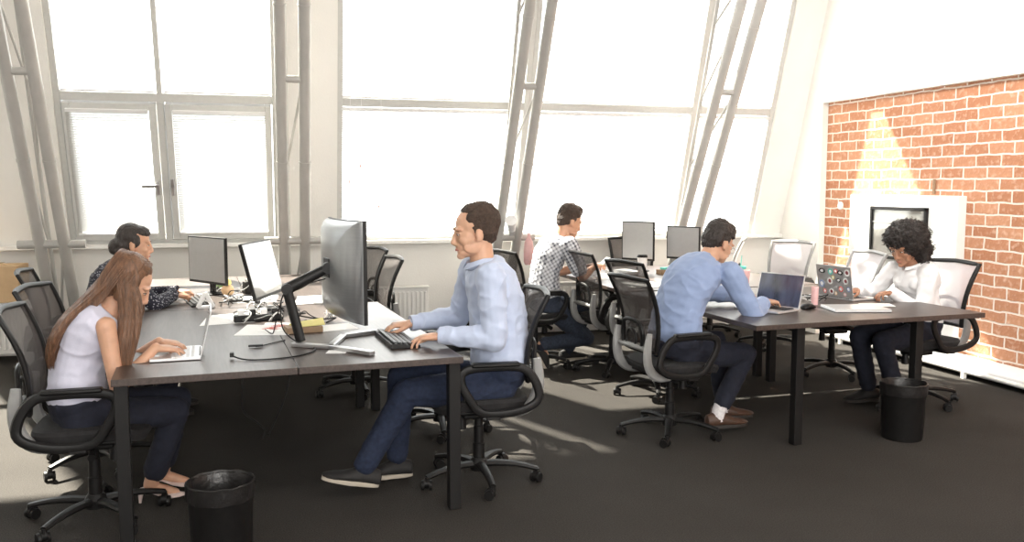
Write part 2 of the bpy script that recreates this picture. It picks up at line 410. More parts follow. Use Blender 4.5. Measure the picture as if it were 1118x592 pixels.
# ---------------------------------------------------------------- the room
SILL_Z, WY, TILT = 1.0, 8.8, R(18)
def wp(x, s, off=0.0):                   # point on the leaning glazing plane: x along, s up the slope, off into the room
    return V((x, WY - s * sin(TILT) - off * cos(TILT), SILL_Z + s * cos(TILT) - off * sin(TILT)))
STOP = 3.55
CEIL_Y = wp(0, STOP).y; CEIL_Z = wp(0, STOP).z
struct('floor', G().box((.2, 3.0, -.05), (11.4, 12.4, .1)), 'carpet', smooth=False)
struct('ceiling', G().box((.2, (CEIL_Y - 3.1) / 2, CEIL_Z + .05), (11.2, CEIL_Y + 3.1, .1)), 'ceil', smooth=False)
struct('wall_back', G().box((.2, -3.05, CEIL_Z / 2), (11.2, .1, CEIL_Z)), 'plaster', smooth=False)
lwp = [(-5.3, -3.1, 0), (-5.3, 9.0, 0), (-5.3, 9.0, 1.0), (-5.3, CEIL_Y + .1, CEIL_Z + .1), (-5.3, -3.1, CEIL_Z + .1)]
struct('wall_left', G().prism(lwp, (-.1, 0, 0)), 'plaster', smooth=False)
struct('wall_window', G().box((.1, WY + .1, SILL_Z / 2), (11.0, .2, SILL_Z)), 'plaster', smooth=False)
# right wall: brick field, with plaster above it and beyond it standing a little proud
RX = 5.46
rwp = [(RX, -3.1, 0), (RX, 9.0, 0), (RX, 9.0, 1.0), (RX, CEIL_Y + .1, CEIL_Z + .1), (RX, -3.1, CEIL_Z + .1)]
struct('wall_right', G().prism(rwp, (.15, 0, 0)), 'brick', smooth=False)
BT, BY = 2.36, 7.98
up_ = [(RX, -3.0, BT), (RX, BY, BT), (RX, BY, 0), (RX, 8.8, 0), (RX, 8.8, 1.0), (RX, CEIL_Y, CEIL_Z), (RX, -3.0, CEIL_Z)]
struct('wall_right_plaster', G().prism(up_, (-.065, 0, 0)), 'plaster', smooth=False)
# piers between the glazed bays, in the leaning plane
def slab(g, x0, x1, s0, s1, o0, o1):
    ps = [wp(x0, s0, o0), wp(x1, s0, o0), wp(x1, s1, o0), wp(x0, s1, o0), wp(x0, s0, o1), wp(x1, s0, o1), wp(x1, s1, o1), wp(x0, s1, o1)]
    g.add(ps, [(0, 1, 2, 3), (4, 7, 6, 5), (0, 4, 5, 1), (1, 5, 6, 2), (2, 6, 7, 3), (3, 7, 4, 0)])
    return g
TR_S = 1.33
for nm, x0, x1 in (('wall_pier_left', -2.75, -1.77), ('wall_pier_middle', .06, .585), ('wall_pier_right', 5.06, 5.4)):
    struct(nm, slab(G(), x0, x1, 0, STOP, .08, -.2), 'plaster', smooth=False)
struct('trim_sill', G().box((.1, WY - .06, SILL_Z - .02), (10.6, .18, .04)), 'sillwhite', smooth=False, bevel=.006)
bays = [('window_1', -1.77, .06, [-.93], True), ('window_2', .585, 2.40, [], False), ('window_3', 2.40, 4.17, [], False), ('window_4', 4.17, 5.06, [], False), ('window_5', -5.2, -2.75, [-4.0], False)]
MSTOP = 2.72
struct('wall_sun_header', slab(G(), .585, 5.06, MSTOP, STOP, .08, -.2), 'plaster', smooth=False)  # unseen header added so the sun reaches less far across the floor
def window_bay(nm, x0, x1, muls, casement):
    STOP = 3.55 if nm in ('window_1', 'window_5') else MSTOP
    g = G(); f = .05
    for a, b, s0, s1 in ((x0, x0 + f, 0, STOP), (x1 - f, x1, 0, STOP), (x0 + f, x1 - f, 0, .05), (x0 + f, x1 - f, TR_S, TR_S + .075), (x0 + f, x1 - f, STOP - .05, STOP)):
        slab(g, a, b, s0, s1, .05, -.06)
    for mx in muls:
        slab(g, mx - .03, mx + .03, .05, TR_S, .055, -.06); slab(g, mx - .022, mx + .022, TR_S + .075, STOP - .05, .05, -.06)
    root = struct(nm, g, 'frame', smooth=False, bevel=.004)
    cells = [x0 + f] + [q for m_ in muls for q in (m_ - .03, m_ + .03)] + [x1 - f]
    for i in range(0, len(cells), 2):
        a, b = cells[i], cells[i + 1]
        struct('glass_pane', slab(G(), a, b, TR_S + .075, STOP - .05, -.01, -.016), 'glass', root, smooth=False)
        if casement:
            h = G(); e = .065
            for p, q, s0, s1 in ((a + .008, a + e, .06, TR_S - .012), (b - e, b - .008, .06, TR_S - .012), (a + e, b - e, .06, .06 + e), (a + e, b - e, TR_S - .012 - e, TR_S - .012)):
                slab(h, p, q, s0, s1, .075, -.03)
            c = struct('casement_frame', h, 'frame', root, smooth=False, bevel=.006)
            struct('glass_pane', slab(G(), a + e, b - e, .06 + e, TR_S - .07, -.005, -.011), 'glass', root, smooth=False)
            hx = b - e / 2 if i == 0 else a + e / 2
            k = G(); slab(k, hx - .014, hx + .014, .50, .62, .095, .07)
            if i == 0: slab(k, hx - .13, hx, .575, .60, .12, .10)
            else: slab(k, hx - .012, hx + .012, .50, .66, .12, .10)
            slab(k, hx - .012, hx + .012, .575, .60, .12, .07)
            struct('window_handle', k, 'silver', c, smooth=False, bevel=.003)
        else:
            struct('glass_pane', slab(G(), a, b, .05, TR_S, -.01, -.016), 'glass', root, smooth=False)
    return root
for b_ in bays: window_bay(*b_)

# venetian blinds hung in front of the panes
def blind(x0, x1, s0, s1, label, off=.035, pitch=.021, sl=.0125, ang=32, rail=True, cord=None, m='slat'):
    root = thing('venetian_blind', label, 'blind', (0, 0, 0), 0, 'venetian blinds on the leaning windows')
    root.location = wp((x0 + x1) / 2, s1, off)
    L = root.location
    g = G(); n = int((s1 - s0 - .04) / pitch)
    dn = V((0, sin(TILT), -cos(TILT))); out = V((0, cos(TILT), sin(TILT)))   # down the slope / towards outdoors
    for k in range(n):
        c = wp(0, s1 - .035 - k * pitch, off)
        d = V((0, cos(R(ang)), sin(R(ang))))     # slat slopes up towards outdoors, letting light fall in between
        p = [V((x0, c.y, c.z)) - d * sl, V((x1, c.y, c.z)) - d * sl, V((x1, c.y, c.z)) + d * sl, V((x0, c.y, c.z)) + d * sl]
        g.add([q - L for q in p], [(0, 1, 2, 3)])
    obj('slats', g, m, root, smooth=False)
    h = slab(G(T=M.Translation(-L)), x0, x1, s1 - .03, s1, off + .015, off - .015)
    if rail: obj('head_rail', h, 'white', root, smooth=False, bevel=.003)
    obj('bottom_rail', slab(G(T=M.Translation(-L)), x0, x1, s0, s0 + .016, off + .012, off - .012), 'white', root, smooth=False)
    if cord:
        for cx, ln in cord:
            c = obj('pull_cord', G(T=M.Translation(-L)).tube([wp(cx, s1 - .02, off + .03), wp(cx, s1 - .02 - ln, off + .03)], .0022, 5), 'white', root)
            q = wp(cx, s1 - .02 - ln, off + .03)
            obj('cord_weight', G(T=M.Translation(-L)).lathe([(.003, 0), (.009, -.012), (.009, -.03), (.004, -.038)], q, 8), 'pink', c)
    return root
G1 = 'white slatted blind '
blind(-1.71, -.97, TR_S + .08, STOP - .06, 'white slatted blind behind the upper left pane above the leftmost casement')
blind(-.89, .00, TR_S + .08, STOP - .06, 'white slatted blind behind the upper pane above the casement with the upright handle')
blind(-1.685, -1.03, .12, TR_S - .06, 'white slatted blind on the leftmost casement with the sideways handle', off=.085, m='slat_dense', ang=50)
blind(-.83, -.05, .12, TR_S - .06, 'white slatted blind on the casement with the upright handle', off=.085, m='slat_dense', ang=50)
blind(.62, 2.22, TR_S + .08, MSTOP - .06, 'wide white upper blind right of the middle pier, cords hanging from it', cord=[(.70, 2.0), (.80, 1.85), (.98, 2.25)])
blind(.62, 2.22, .05, TR_S - .01, 'wide white lower blind behind the curved monitor and the man at the keyboard')
blind(2.45, 4.08, TR_S + .08, MSTOP - .06, 'wide white upper blind between the two right hand trusses')
blind(2.45, 4.08, .05, TR_S - .01, 'wide white lower blind behind the man in the checked shirt')
blind(4.22, 5.02, TR_S + .08, MSTOP - .06, 'narrow white upper blind at the far right corner of the glazing')
blind(4.22, 5.02, .05, TR_S - .01, 'narrow white lower blind at the far right corner above the cups')

# ---------------------------------------------------------------- steel trusses leaning in front of the piers
def truss(cx, label, items=()):
    hw = .093
    def front(x, z): return V((x, 8.20 - (z - 1.0) * math.tan(R(28.5)), z))
    def rear(z, bow=0.0): return V((cx - .05, 8.34 - (z - 1.0) * math.tan(R(19.5)), z))
    o = front(cx, .05)
    root = thing('steel_truss', label, 'truss', o, 0, 'leaning steel trusses in front of the glazing')
    T = M.Translation(-o)
    for s in (-1, 1):
        pts = [front(cx + s * hw, .03), front(cx + s * hw, 1.2), front(cx + s * hw, CEIL_Z - .02)]
        c = obj('chord', G(T=T).tube(pts, .047, 16), 'truss', root)
        for z in (1.72, 2.9):
            obj('weld_ring', G(T=T).tube([front(cx + s * hw, z), front(cx + s * hw, z + .018)], .051, 16), 'truss', c)
    obj('rear_chord', G(T=T).tube([rear(.03), rear(CEIL_Z - .02)], .018, 12), 'truss', root)
    zs = [.25, 1.0, 1.7, 2.35, 3.0, 3.7]
    for k in range(len(zs) - 1):
        a = rear(zs[k]); s = -1 if k % 2 else 1
        obj('diagonal', G(T=T).tube([a, front(cx + s * hw * .8, zs[k + 1])], .011, 8), 'truss', root)
    a = front(cx - .26, 1.04); b = front(cx + .26, 1.04)
    obj('collar_bar', G(T=T).tube([a, b], .036, 14), 'truss', root)
    a = front(cx - hw, 2.38); b = front(cx + hw, 2.38)
    obj('cross_bar', G(T=T).tube([a, b], .030, 12), 'truss', root)
    g = G(T=T)
    for s in (-1, 1): g.box(front(cx + s * hw, .015), (.2, .2, .03))
    obj('base_plate', g, 'truss', root, smooth=False, bevel=.004)
    return root
truss(-1.80, 'leaning grey tube truss at the far left beside the cardboard box')
truss(.175, 'upright looking grey tube truss on the pier left of the curved monitor')
truss(2.15, 'leaning pale truss behind the head of the man at the keyboard')
truss(4.03, 'leaning pale truss rising behind the man with the open laptop')

# ---------------------------------------------------------------- radiators under the sill
def radiator(x0, x1, label, z0=.08, z1=.53, yo=.14):
    root = thing('radiator', label, 'radiator', ((x0 + x1) / 2, WY - yo, 0), 0, 'panel radiators under the sill')
    W = x1 - x0; g = G().box((0, 0, (z0 + z1) / 2), (W, .05, z1 - z0))
    n = int(W / .042)
    for k in range(n):
        x = -W / 2 + .03 + (W - .06) * k / (n - 1)
        g.box((x, -.034, (z0 + z1) / 2), (.022, .02, z1 - z0 - .08))
    obj('panel', g, 'rad', root, smooth=False, bevel=.004)
    obj('top_grille', G().box((0, .0, z1 + .006), (W + .01, .11, .014)), 'rad', root, smooth=False, bevel=.003)
    obj('pipe', G().tube([(-W / 2 + .05, -.0, z0), (-W / 2 + .05, 0, .06), (-W / 2 + .05, 0, .0)], .011, 8), 'rad', root)
    obj('valve', G().lathe([(.018, 0), (.02, .03), (.016, .05)], (-W / 2 + .05, -.01, .04), 12), 'greypl', root)
    for s in (-1, 1): obj('bracket', G().box((s * W * .35, .025 + (yo - .03) / 2, z1 - .12), (.03, yo - .03, .05)), 'rad', root, smooth=False)
    return root
radiator(-3.3, -2.02, 'white ribbed radiator at the far left under the cardboard box', yo=.34)
radiator(.80, 1.46, 'white ribbed radiator under the glazing left of the man at the keyboard')
radiator(2.5, 3.4, 'white ribbed radiator under the glazing behind the checked shirt man')
r = thing('heating_pipe', 'white heating pipe running along the foot of the window wall', 'pipe', (2.6, WY - .06, .09))
obj('pipe_run', G().tube([(-2.0, 0, 0), (2.2, 0, 0)], .02, 10), 'rad', r)
for x in (-1.6, 0, 1.6): obj('clip', G().box((x, .035, -.01), (.03, .05, .06)), 'rad', r)

# cardboard box on the left radiator
def carton():
    root = thing('cardboard_box', 'brown cardboard box sitting on the far left radiator', 'box', (-2.42, WY - .36, .545))
    g = G().box((0, 0, .155), (.66, .34, .31)); obj('carton', g, 'card', root, smooth=False, bevel=.005)
    obj('flap', G().box((0, -.0, .313), (.66, .165, .005)), 'card', root, smooth=False)
    obj('tape', G().box((.12, -.1715, .2), (.055, .002, .22)), 'tape', root, smooth=False)
    obj('tape', G().box((.12, 0, .317), (.055, .34, .002)), 'tape', root, smooth=False)
carton()

# ---------------------------------------------------------------- things along the brick wall
g = G()
P = [(RX, -3.0), (RX, 7.9)]
root = thing('baseboard_heater', 'long low white heater along the foot of the brick wall', 'heater', (RX - .08, 3.0, 0))
L = 9.6; obj('cover', G().prism([(.07, -L / 2, .02), (.07, -L / 2, .15), (.03, -L / 2, .15), (-.07, -L / 2, .09), (-.07, -L / 2, .03)], (0, L, 0)), 'vent', root, smooth=False, bevel=.006)
obj('pipe', G().tube([(-.10, -L / 2 + .1, .06), (-.10, L / 2 - .1, .06)], .018, 10), 'rad', root)
for y in (-3.2, -1.2, .8, 2.8, 4.4): obj('pipe_foot', G().box((-.10, y, .025), (.03, .03, .05)), 'rad', root, smooth=False)
# white fireplace surround with dark framed insert
root = thing('fireplace_surround', 'whitewashed fireplace surround on the brick wall behind the curly haired woman', 'fireplace', (RX, 6.75, 0))
obj('upper_panel', G().box((-.045, 0, 1.16), (.09, 1.40, .57)), 'whitepaint', root, smooth=False, bevel=.008)
obj('lower_panel', G().box((-.03, 0, .435), (.06, 1.36, .86)), 'whitepaint', root, smooth=False, bevel=.006)
obj('ledge', G().box((-.038, 0, .862), (.075, 1.38, .02)), 'whitepaint', root, smooth=False, bevel=.004)
fr = G()
for c, d in (((-.10, 0, 1.325), (.03, .74, .03)), ((-.10, 0, .885), (.03, .74, .03)), ((-.10, .355, 1.105), (.03, .03, .47)), ((-.10, -.355, 1.105), (.03, .03, .47))): fr.box(c, d)
q = obj('insert_frame', fr, 'black', root, smooth=False, bevel=.004)
obj('insert_glass', G().box((-.096, 0, 1.105), (.008, .68, .42)), 'mirror', q, smooth=False)
obj('inner_frame', G().box((-.102, .0, 1.20), (.01, .68, .012)), 'greypl', q, smooth=False)
o = obj('flue_rod', G().tube([(0, 0, 0), (0, 0, .13)], .013, 10), 'brown', None, loc=None); o.location = (RX - .014, 6.42, 1.455)
tag(o, 'short dark rod standing on the fireplace surround against the brick', 'rod')
o = obj('wall_socket', G().lathe([(.04, 0), (.04, .012), (.032, .018), (.01, .018)], (0, 0, 0), 20), 'white', None)
o.rotation_euler = (0, R(-90), 0); o.location = (RX, 7.72, 1.33); tag(o, 'small round white socket near the far edge of the brick', 'socket')

# ---------------------------------------------------------------- desks
def bench(name, label, loc, rz, W, D, legs, seam=True, group='dark laminate desks'):
    root = thing(name, label, 'desk', loc, rz, group)
    T = .74; th = .03
    if seam:
        for s in (0, 1):
            obj('desktop', G().box((W * (.25 + .5 * s), D / 2, T - th / 2), (W / 2 - .003, D, th)), 'wood', root, smooth=False, bevel=.0025)
    else: obj('desktop', G().box((W / 2, D / 2, T - th / 2), (W, D, th)), 'wood', root, smooth=False, bevel=.0025)
    for x, y in legs:
        l = obj('leg', G().box((x, y, (T - th - .006) / 2 + .003), (.055, .055, T - th - .006)), 'blackmetal', root, smooth=False, bevel=.003)
        obj('foot_pad', G().lathe([(.02, 0), (.02, .006)], (x, y, 0), 12), 'black', l)
    xs = sorted({round(a[0], 2) for a in legs}); ys = sorted({round(a[1], 2) for a in legs})
    g = G()
    for y in (ys[0] + .30, ys[-1] - .30): obj('cross_rail', G().box(((xs[0] + xs[-1]) / 2, y, T - th - .02), (xs[-1] - xs[0] - .03, .03, .03)), 'blackmetal', root, smooth=False)
    for x in (xs[0], xs[-1]): obj('side_rail', G().box((x, (ys[0] + ys[-1]) / 2, T - th - .02), (.03, ys[-1] - ys[0] - .056, .03)), 'blackmetal', root, smooth=False)
    return root
bench('office_desk', 'near left double desk shared by the sleeveless woman and the man at the keyboard', (-.66, 3.86, 0), R(4.5), 1.50, 2.08, [(.035, .06), (1.465, .06), (.035, 2.03), (1.465, 2.03)])
bench('office_desk', 'far left double desk nearest the window behind the cable heap', (-.91, 5.94, 0), R(4.5), 1.50, 2.08, [(.035, .05), (1.465, .05), (.035, 2.03), (1.465, 2.03)])
bench('office_desk', 'near right desk with the sticker covered laptop and closed laptop on it', (2.62, 4.44, 0), R(3.2), 1.65, 1.67, [(.34, .08), (1.20, .08), (.34, 1.59), (1.20, 1.59)], seam=False)
bench('office_desk', 'far right desk with two monitors and the white tumbler on it', (2.53, 6.18, 0), R(1.5), 1.70, 1.90, [(.34, .08), (1.20, .08), (.34, 1.84), (1.20, 1.84)], seam=False)

# ---------------------------------------------------------------- task chair
def make_chair(name, label, net='net', frame='black'):
    t = thing(name, label, 'chair', (0, 0, 0), 0, 'black swivel task chairs')
    # local: sitter faces +x
    sz = .47
    g = G()
    rs = []
    n = 28
    for z, k in ((sz - .055, .80), (sz - .045, .95), (sz - .02, 1.0), (sz - .004, .97), (sz, .86), (sz + .002, .5)):
        ring = []
        for i in range(n):
            a = 2 * pi * i / n; c, s_ = cos(a), sin(a)
            x = .245 * k * (abs(c) ** .55) * (1 if c > 0 else -1); y = .245 * k * (abs(s_) ** .55) * (1 if s_ > 0 else -1)
            zz = z + (.012 * (abs(y) / .24) ** 2 if z > sz - .03 else 0) - (.03 * max(0, x - .1) / .14)
            ring.append(V((x + .01, y, zz)))
        rs.append(ring)
    obj('seat', g.rings(rs), 'seatfab', t)
    obj('seat_shell', G().box((.0, 0, sz - .067), (.36, .36, .025)), 'black', t, bevel=.01)
    # back frame : curved panel
    def bp(u, v):      # u -1..1 across, v 0..1 up
        z = sz + .085 + v * .43
        wd = .185 + .045 * v
        x = -.235 - .10 * v ** 1.3 + .035 * sin(v * pi * .9) - .035 * (1 - u * u) + .02
        return V((x, u * wd, z))
    N = 12; net_g = G(); vs = []; fs = []
    for j in range(N + 1):
        for i in range(N + 1): vs.append(bp(-1 + 2 * i / N, j / N))
    for j in range(N):
        for i in range(N): a = j * (N + 1) + i; fs.append((a, a + 1, a + N + 2, a + N + 1))
    net_g.add(vs, fs)
    b = obj('backrest', net_g, net, t)
    loop = [bp(-1, v / 8) for v in range(9)] + [bp(-1 + u / 4, 1) + V((0, 0, .012 * (1 - abs(-1 + u / 4)))) for u in range(1, 8)] + [bp(1, 1 - v / 8) for v in range(9)] + [bp(1 - u / 4, 0) for u in range(1, 8)]
    obj('back_frame', G().tube(loop, .0165, 8, closed=True, flat=.75, up=(1, 0, 0)), frame, t)
    # lumbar arch and brackets
    la = [bp(-.55, .0) + V((-.03, 0, -.0)), bp(-.62, .22) + V((-.035, 0, 0)), bp(-.45, .40) + V((-.035, 0, 0)), bp(0, .43) + V((-.035, 0, 0)), bp(.45, .40) + V((-.035, 0, 0)), bp(.62, .22) + V((-.035, 0, 0)), bp(.55, 0) + V((-.03, 0, 0))]
    obj('lumbar_arch', G().tube(la, .011, 8, flat=1.2, sub=2), frame, t)
    la = [bp(-.25, .02) + V((-.03, 0, 0)), bp(-.3, .2) + V((-.035, 0, 0)), bp(0, .32) + V((-.035, 0, 0)), bp(.3, .2) + V((-.035, 0, 0)), bp(.25, .02) + V((-.03, 0, 0))]
    obj('lumbar_arch', G().tube(la, .008, 8, sub=2), frame, t)
    for s in (-1, 1):
        y = s * .175
        pts = [(-.10, y * .9, sz - .075), (-.20, y, sz - .07), (-.262, y * 1.02, sz - .01), (-.275, y * 1.04, sz + .09), (-.262, y * 1.08, sz + .20)]
        obj('back_bracket', G().tube(pts, [.014, .016, .018, .018, .012], 8, flat=1.7, sub=2), 'greypl', t)
    obj('back_yoke', G().tube([(-.262, -.16, sz + .10), (-.285, 0, sz + .11), (-.262, .16, sz + .10)], .016, 8, sub=1), 'greypl', t)
    # loop armrests
    for s in (-1, 1):
        y = s * .285
        pts = [(-.18, y, sz - .035), (-.255, y, sz + .01), (-.24, y, sz + .09), (-.19, y, sz + .165), (-.13, y, sz + .185), (.05, y, sz + .185), (.135, y, sz + .17), (.145, y, sz + .11), (.10, y, sz + .03), (.05, y * .98, sz - .045), (-.06, y * .97, sz - .055)]
        a = obj('armrest', G().tube(pts, .0165, 8, closed=True, flat=1.35, sub=2), 'black', t)
        obj('arm_pad', G().box((-.03, y, sz + .196), (.24, .055, .02)), 'black', a, bevel=.009)
        obj('arm_bracket', G().box((-.02, s * .225, sz - .07), (.07, .13, .014)), 'black', t, smooth=False, bevel=.004)
    obj('tilt_mechanism', G().box((-.01, 0, sz - .105), (.20, .11, .055)), 'black', t, smooth=False, bevel=.012)
    lv = obj('tilt_lever', G().tube([(0, -.04, sz - .10), (.02, -.19, sz - .10)], .006, 8), 'blackmetal', t)
    obj('lever_knob', G().tube([(.02, -.17, sz - .10), (.025, -.23, sz - .115)], [.012, .017], 10), 'black', lv)
    obj('tension_knob', G().tube([(.09, 0, sz - .12), (.09, 0, sz - .19)], [.022, .026], 12), 'black', t)
    obj('gas_lift', G().lathe([(.014, .24), (.014, sz - .10)], (0, 0, 0), 14), 'chrome', t)
    obj('gas_shroud', G().lathe([(.030, .085), (.030, .20), (.026, .205), (.026, .29), (.022, .295), (.022, .33)], (0, 0, 0), 16), 'black', t)
    obj('hub', G().lathe([(.025, .055), (.045, .06), (.05, .10), (.034, .125)], (0, 0, 0), 18), 'black', t)
    for k in range(5):
        a = 2 * pi * k / 5 + .35; c, s_ = cos(a), sin(a); d = V((c, s_, 0))
        pts = [d * .03 + V((0, 0, .092)), d * .12 + V((0, 0, .098)), d * .22 + V((0, 0, .088)), d * .305 + V((0, 0, .068))]
        l = obj('base_arm', G().tube(pts, [.026, .024, .020, .017], 8, flat=.75, sub=1), 'black', t)
        cc = d * .305; tn = V((-s_, c, 0)); hd = V((-s_ * .6 + c * .3, c * .6 + s_ * .3, 0)).normalized(); ax = V((-hd.y, hd.x, 0))
        g = G().tube([cc + V((0, 0, .045)), cc + V((0, 0, .07))], .010, 8)
        ho = cc - hd * .014
        g.tube([ho - ax * .012 + V((0, 0, .035)), ho + ax * .012 + V((0, 0, .035))], .026, 12)
        cs = obj('caster', g, 'black', t)
        for s in (-1, 1):
            obj('caster_wheel', G().tube([ho + ax * s * .013 + V((0, 0, .026)), ho + ax * s * .026 + V((0, 0, .026))], [.026, .0245], 14), 'black', cs)
    return t
c0 = make_chair('office_chair', 'black swivel chair carrying the woman in the sleeveless top, front left')
c0.location = (-.82, 4.32, 0); c0.rotation_euler = (0, 0, R(2))
def chair(x, y, a, label): return dup(c0, (x, y, 0), R(a), label)
chair(-.95, 5.18, -8, 'empty black swivel chair just behind the sleeveless woman\'s chair')
chair(-1.22, 6.20, 4, 'black swivel chair carrying the dark haired woman in the dotted blouse')
chair(1.00, 4.40, 178, 'black swivel chair under the man typing in the pale blue shirt')
chair(.98, 5.40, 172, 'empty black swivel chair pushed in behind the man typing at the keyboard')
chair(.56, 6.60, 188, 'empty black swivel chair seen under and beyond the left desks, right of the curved monitor')
chair(.55, 7.55, 196, 'empty black swivel chair furthest back at the left desks, barely showing past the curved monitor')
chair(2.12, 7.15, 12, 'black swivel chair carrying the man in the checked shirt')
chair(2.68, 6.80, 6, 'empty black swivel chair directly right of the checked shirt man')
chair(2.70, 5.95, 12, 'empty black swivel chair half hidden behind the laptop man\'s chair')
chair(2.33, 4.94, 7, 'black swivel chair carrying the man at the open laptop, near right')
cw = chair(4.36, 5.25, 186, 'black swivel chair with pale net back carrying the curly haired woman')

def pale(o):
    for ch in [o] + kids_of(o):
        if ch.name.startswith('backrest'): ch.data = ch.data.copy(); ch.data.materials.clear(); ch.data.materials.append(MT['netpale'])
        if ch.name.startswith('back_frame'): ch.data = ch.data.copy(); ch.data.materials.clear(); ch.data.materials.append(MT['greypl'])
for ch in kids_of(cw):
    if ch.name.startswith('backrest'): ch.data = ch.data.copy(); ch.data.materials.clear(); ch.data.materials.append(MT['netpale'])
pale(chair(4.36, 6.22, 176, 'empty swivel chair with pale net back behind the sticker covered laptop'))
pale(chair(4.55, 7.42, 205, 'swivel chair with pale lilac net back beyond the open laptop'))
pale(chair(4.30, 8.20, 150, 'swivel chair with grey net back in the far corner behind the laptop man\'s head'))
chair(3.52, 8.25, 262, 'swivel chair with dark rounded back between the two far monitors')

def bin_(x, y, label):
    t = thing('waste_bin', label, 'bin', (x, y, 0), 0, 'black waste bins')
    g = G().lathe([(.115, 0), (.118, .01), (.128, .335), (.131, .34), (.125, .338), (.115, .02), (.001, .018)], (0, 0, 0), 40, cap=False)
    obj('bucket', g, 'black', t)
    rs = []; n = 48
    for z, r_ in ((.275, .1325), (.30, .136), (.325, .135), (.342, .1365), (.346, .130), (.33, .122), (.25, .117), (.12, .10)):
        rs.append([V(((r_ + (.0012 * sin(i * 2.3 + z * 90) + .0008 * sin(i * 5.1)) * (1 if z > .2 else .4)) * cos(2 * pi * i / n), (r_ + .0012 * sin(i * 1.7 + z * 70)) * sin(2 * pi * i / n), z + .0015 * sin(i * 1.3 + z * 30))) for i in range(n)])
    obj('bin_liner', G().rings(rs, cap=False), 'bagfilm', t)
    return t
bin_(-.235, 3.68, 'black waste bin with liner under the front edge of the left desks')
bin_(3.665, 4.50, 'black waste bin with liner in front of the right desk leg')
# ---------------------------------------------------------------- people
def remesh(g, voxel, smooth_it=4, smooth_f=.5, disp=None):
    me = bpy.data.meshes.new('tmp'); me.from_pydata([tuple(p) for p in g.v], [], g.f)
    bm = bmesh.new(); bm.from_mesh(me); bmesh.ops.recalc_face_normals(bm, faces=bm.faces); bm.to_mesh(me); bm.free()
    o = bpy.data.objects.new('tmp', me); COL.objects.link(o)
    m = o.modifiers.new('r', 'REMESH'); m.mode = 'VOXEL'; m.voxel_size = voxel
    s = o.modifiers.new('s', 'SMOOTH'); s.factor = smooth_f; s.iterations = smooth_it
    dg = bpy.context.evaluated_depsgraph_get(); dg.update()
    out = bpy.data.meshes.new_from_object(o.evaluated_get(dg))
    bpy.data.objects.remove(o); bpy.data.meshes.remove(me)
    if disp:
        nr = [v.normal.copy() for v in out.vertices]
        for v, n_ in zip(out.vertices, nr): v.co += n_ * disp(v.co, n_)
    return out

def mobj(name, me, m, parent, org, top=False):
    me.name = name
    for v in me.vertices: v.co -= org
    me.materials.clear(); me.materials.append(MT[m]); me.polygons.foreach_set('use_smooth', [True] * len(me.polygons)); me.update()
    o = bpy.data.objects.new(name, me); COL.objects.link(o)
    if parent is not None: o.parent = parent
    else: o.location = org
    return o

def wrinkle(amp, sc=9.0):
    def f(p, n_):
        q = noise.noise(V((p.x * sc, p.y * sc, p.z * sc * 1.2)))
        q2 = noise.noise(V((p.x * sc * 2.3 + 5, p.y * sc * 2.3, p.z * sc * 3.2)))
        r_ = (1 - abs(q) * 2.2)
        return amp * (.65 * r_ * r_ * r_ + .6 * q2)
    return f

def ik(a, c, l1, l2, hint):
    d = c - a; L = d.length
    if L > (l1 + l2) * .995: c = a + d.normalized() * (l1 + l2) * .995; d = c - a; L = d.length
    x = (l1 * l1 - l2 * l2 + L * L) / (2 * L); h = math.sqrt(max(0, l1 * l1 - x * x)); dn = d.normalized()
    hp = V(hint); hp = hp - dn * hp.dot(dn); hp = hp.normalized() if hp.length > 1e-5 else dn.orthogonal()
    return a + dn * x + hp * h, c

def hand(g, w, d, n_, s, curl=(18, 32, 22), sc=1.0, thumb_in=.35, spread=.10, fist=False):
    """w wrist, d towards the fingers, n_ back of the hand, s = +1 when the thumb lies on the cross(n_,d) side"""
    d = d.normalized(); n_ = (n_ - d * n_.dot(d)).normalized(); l = n_.cross(d) * s
    if s < 0: l = d.cross(n_)
    l = (n_.cross(d)).normalized() * s
    # palm
    rs = []
    for t, wd, th in ((-.01, .026, .020), (.012, .030, .019), (.045, .039, .018), (.078, .042, .0145), (.094, .040, .011)):
        c = w + d * t * sc - n_ * .004
        rs.append([c + l * cos(2 * pi * i / 14) * wd * sc + n_ * sin(2 * pi * i / 14) * th * sc for i in range(14)])
    g.rings(rs)
    offs = [.030, .010, -.0105, -.029]; lens = [.073, .081, .075, .058]; rad = [.0088, .0090, .0086, .0076]
    for i in range(4):
        k = w + d * (.088 - (.006 if i in (0, 3) else 0) - (.005 if i == 3 else 0)) * sc + l * offs[i] * sc - n_ * .003
        dd = (d + l * spread * (1.5 - i) * .55).normalized(); a = 0
        for j, f in enumerate((.46, .30, .24)):
            a += R(curl[j] + (3 * i if j == 0 else 0)); dr = (dd * cos(a) - n_ * sin(a)).normalized()
            e = k + dr * lens[i] * f * sc; r0 = rad[i] * sc * (1 - .08 * j); g.cap(k, e, r0, r0 * .9, seg=8); k = e
    b = w + d * .022 * sc + l * .026 * sc - n_ * .006
    p1 = b + (d * .62 + l * (.62 - thumb_in * .5) - n_ * .25).normalized() * .045 * sc
    p2 = p1 + (d * .85 + l * (.25 - thumb_in * .6) - n_ * .28).normalized() * .033 * sc
    p3 = p2 + (d * .95 + l * (.05 - thumb_in * .7) - n_ * .3).normalized() * .026 * sc
    g.cap(b, p1, .015 * sc, .0115 * sc, seg=9); g.cap(p1, p2, .0112 * sc, .0098 * sc, seg=9); g.cap(p2, p3, .0098 * sc, .0082 * sc, seg=8)

def head_frame(Hc, yaw, pitch, roll=0):
    return M.Translation(Hc) @ Euler((R(roll), R(pitch), R(yaw)), 'XYZ').to_matrix().to_4x4()

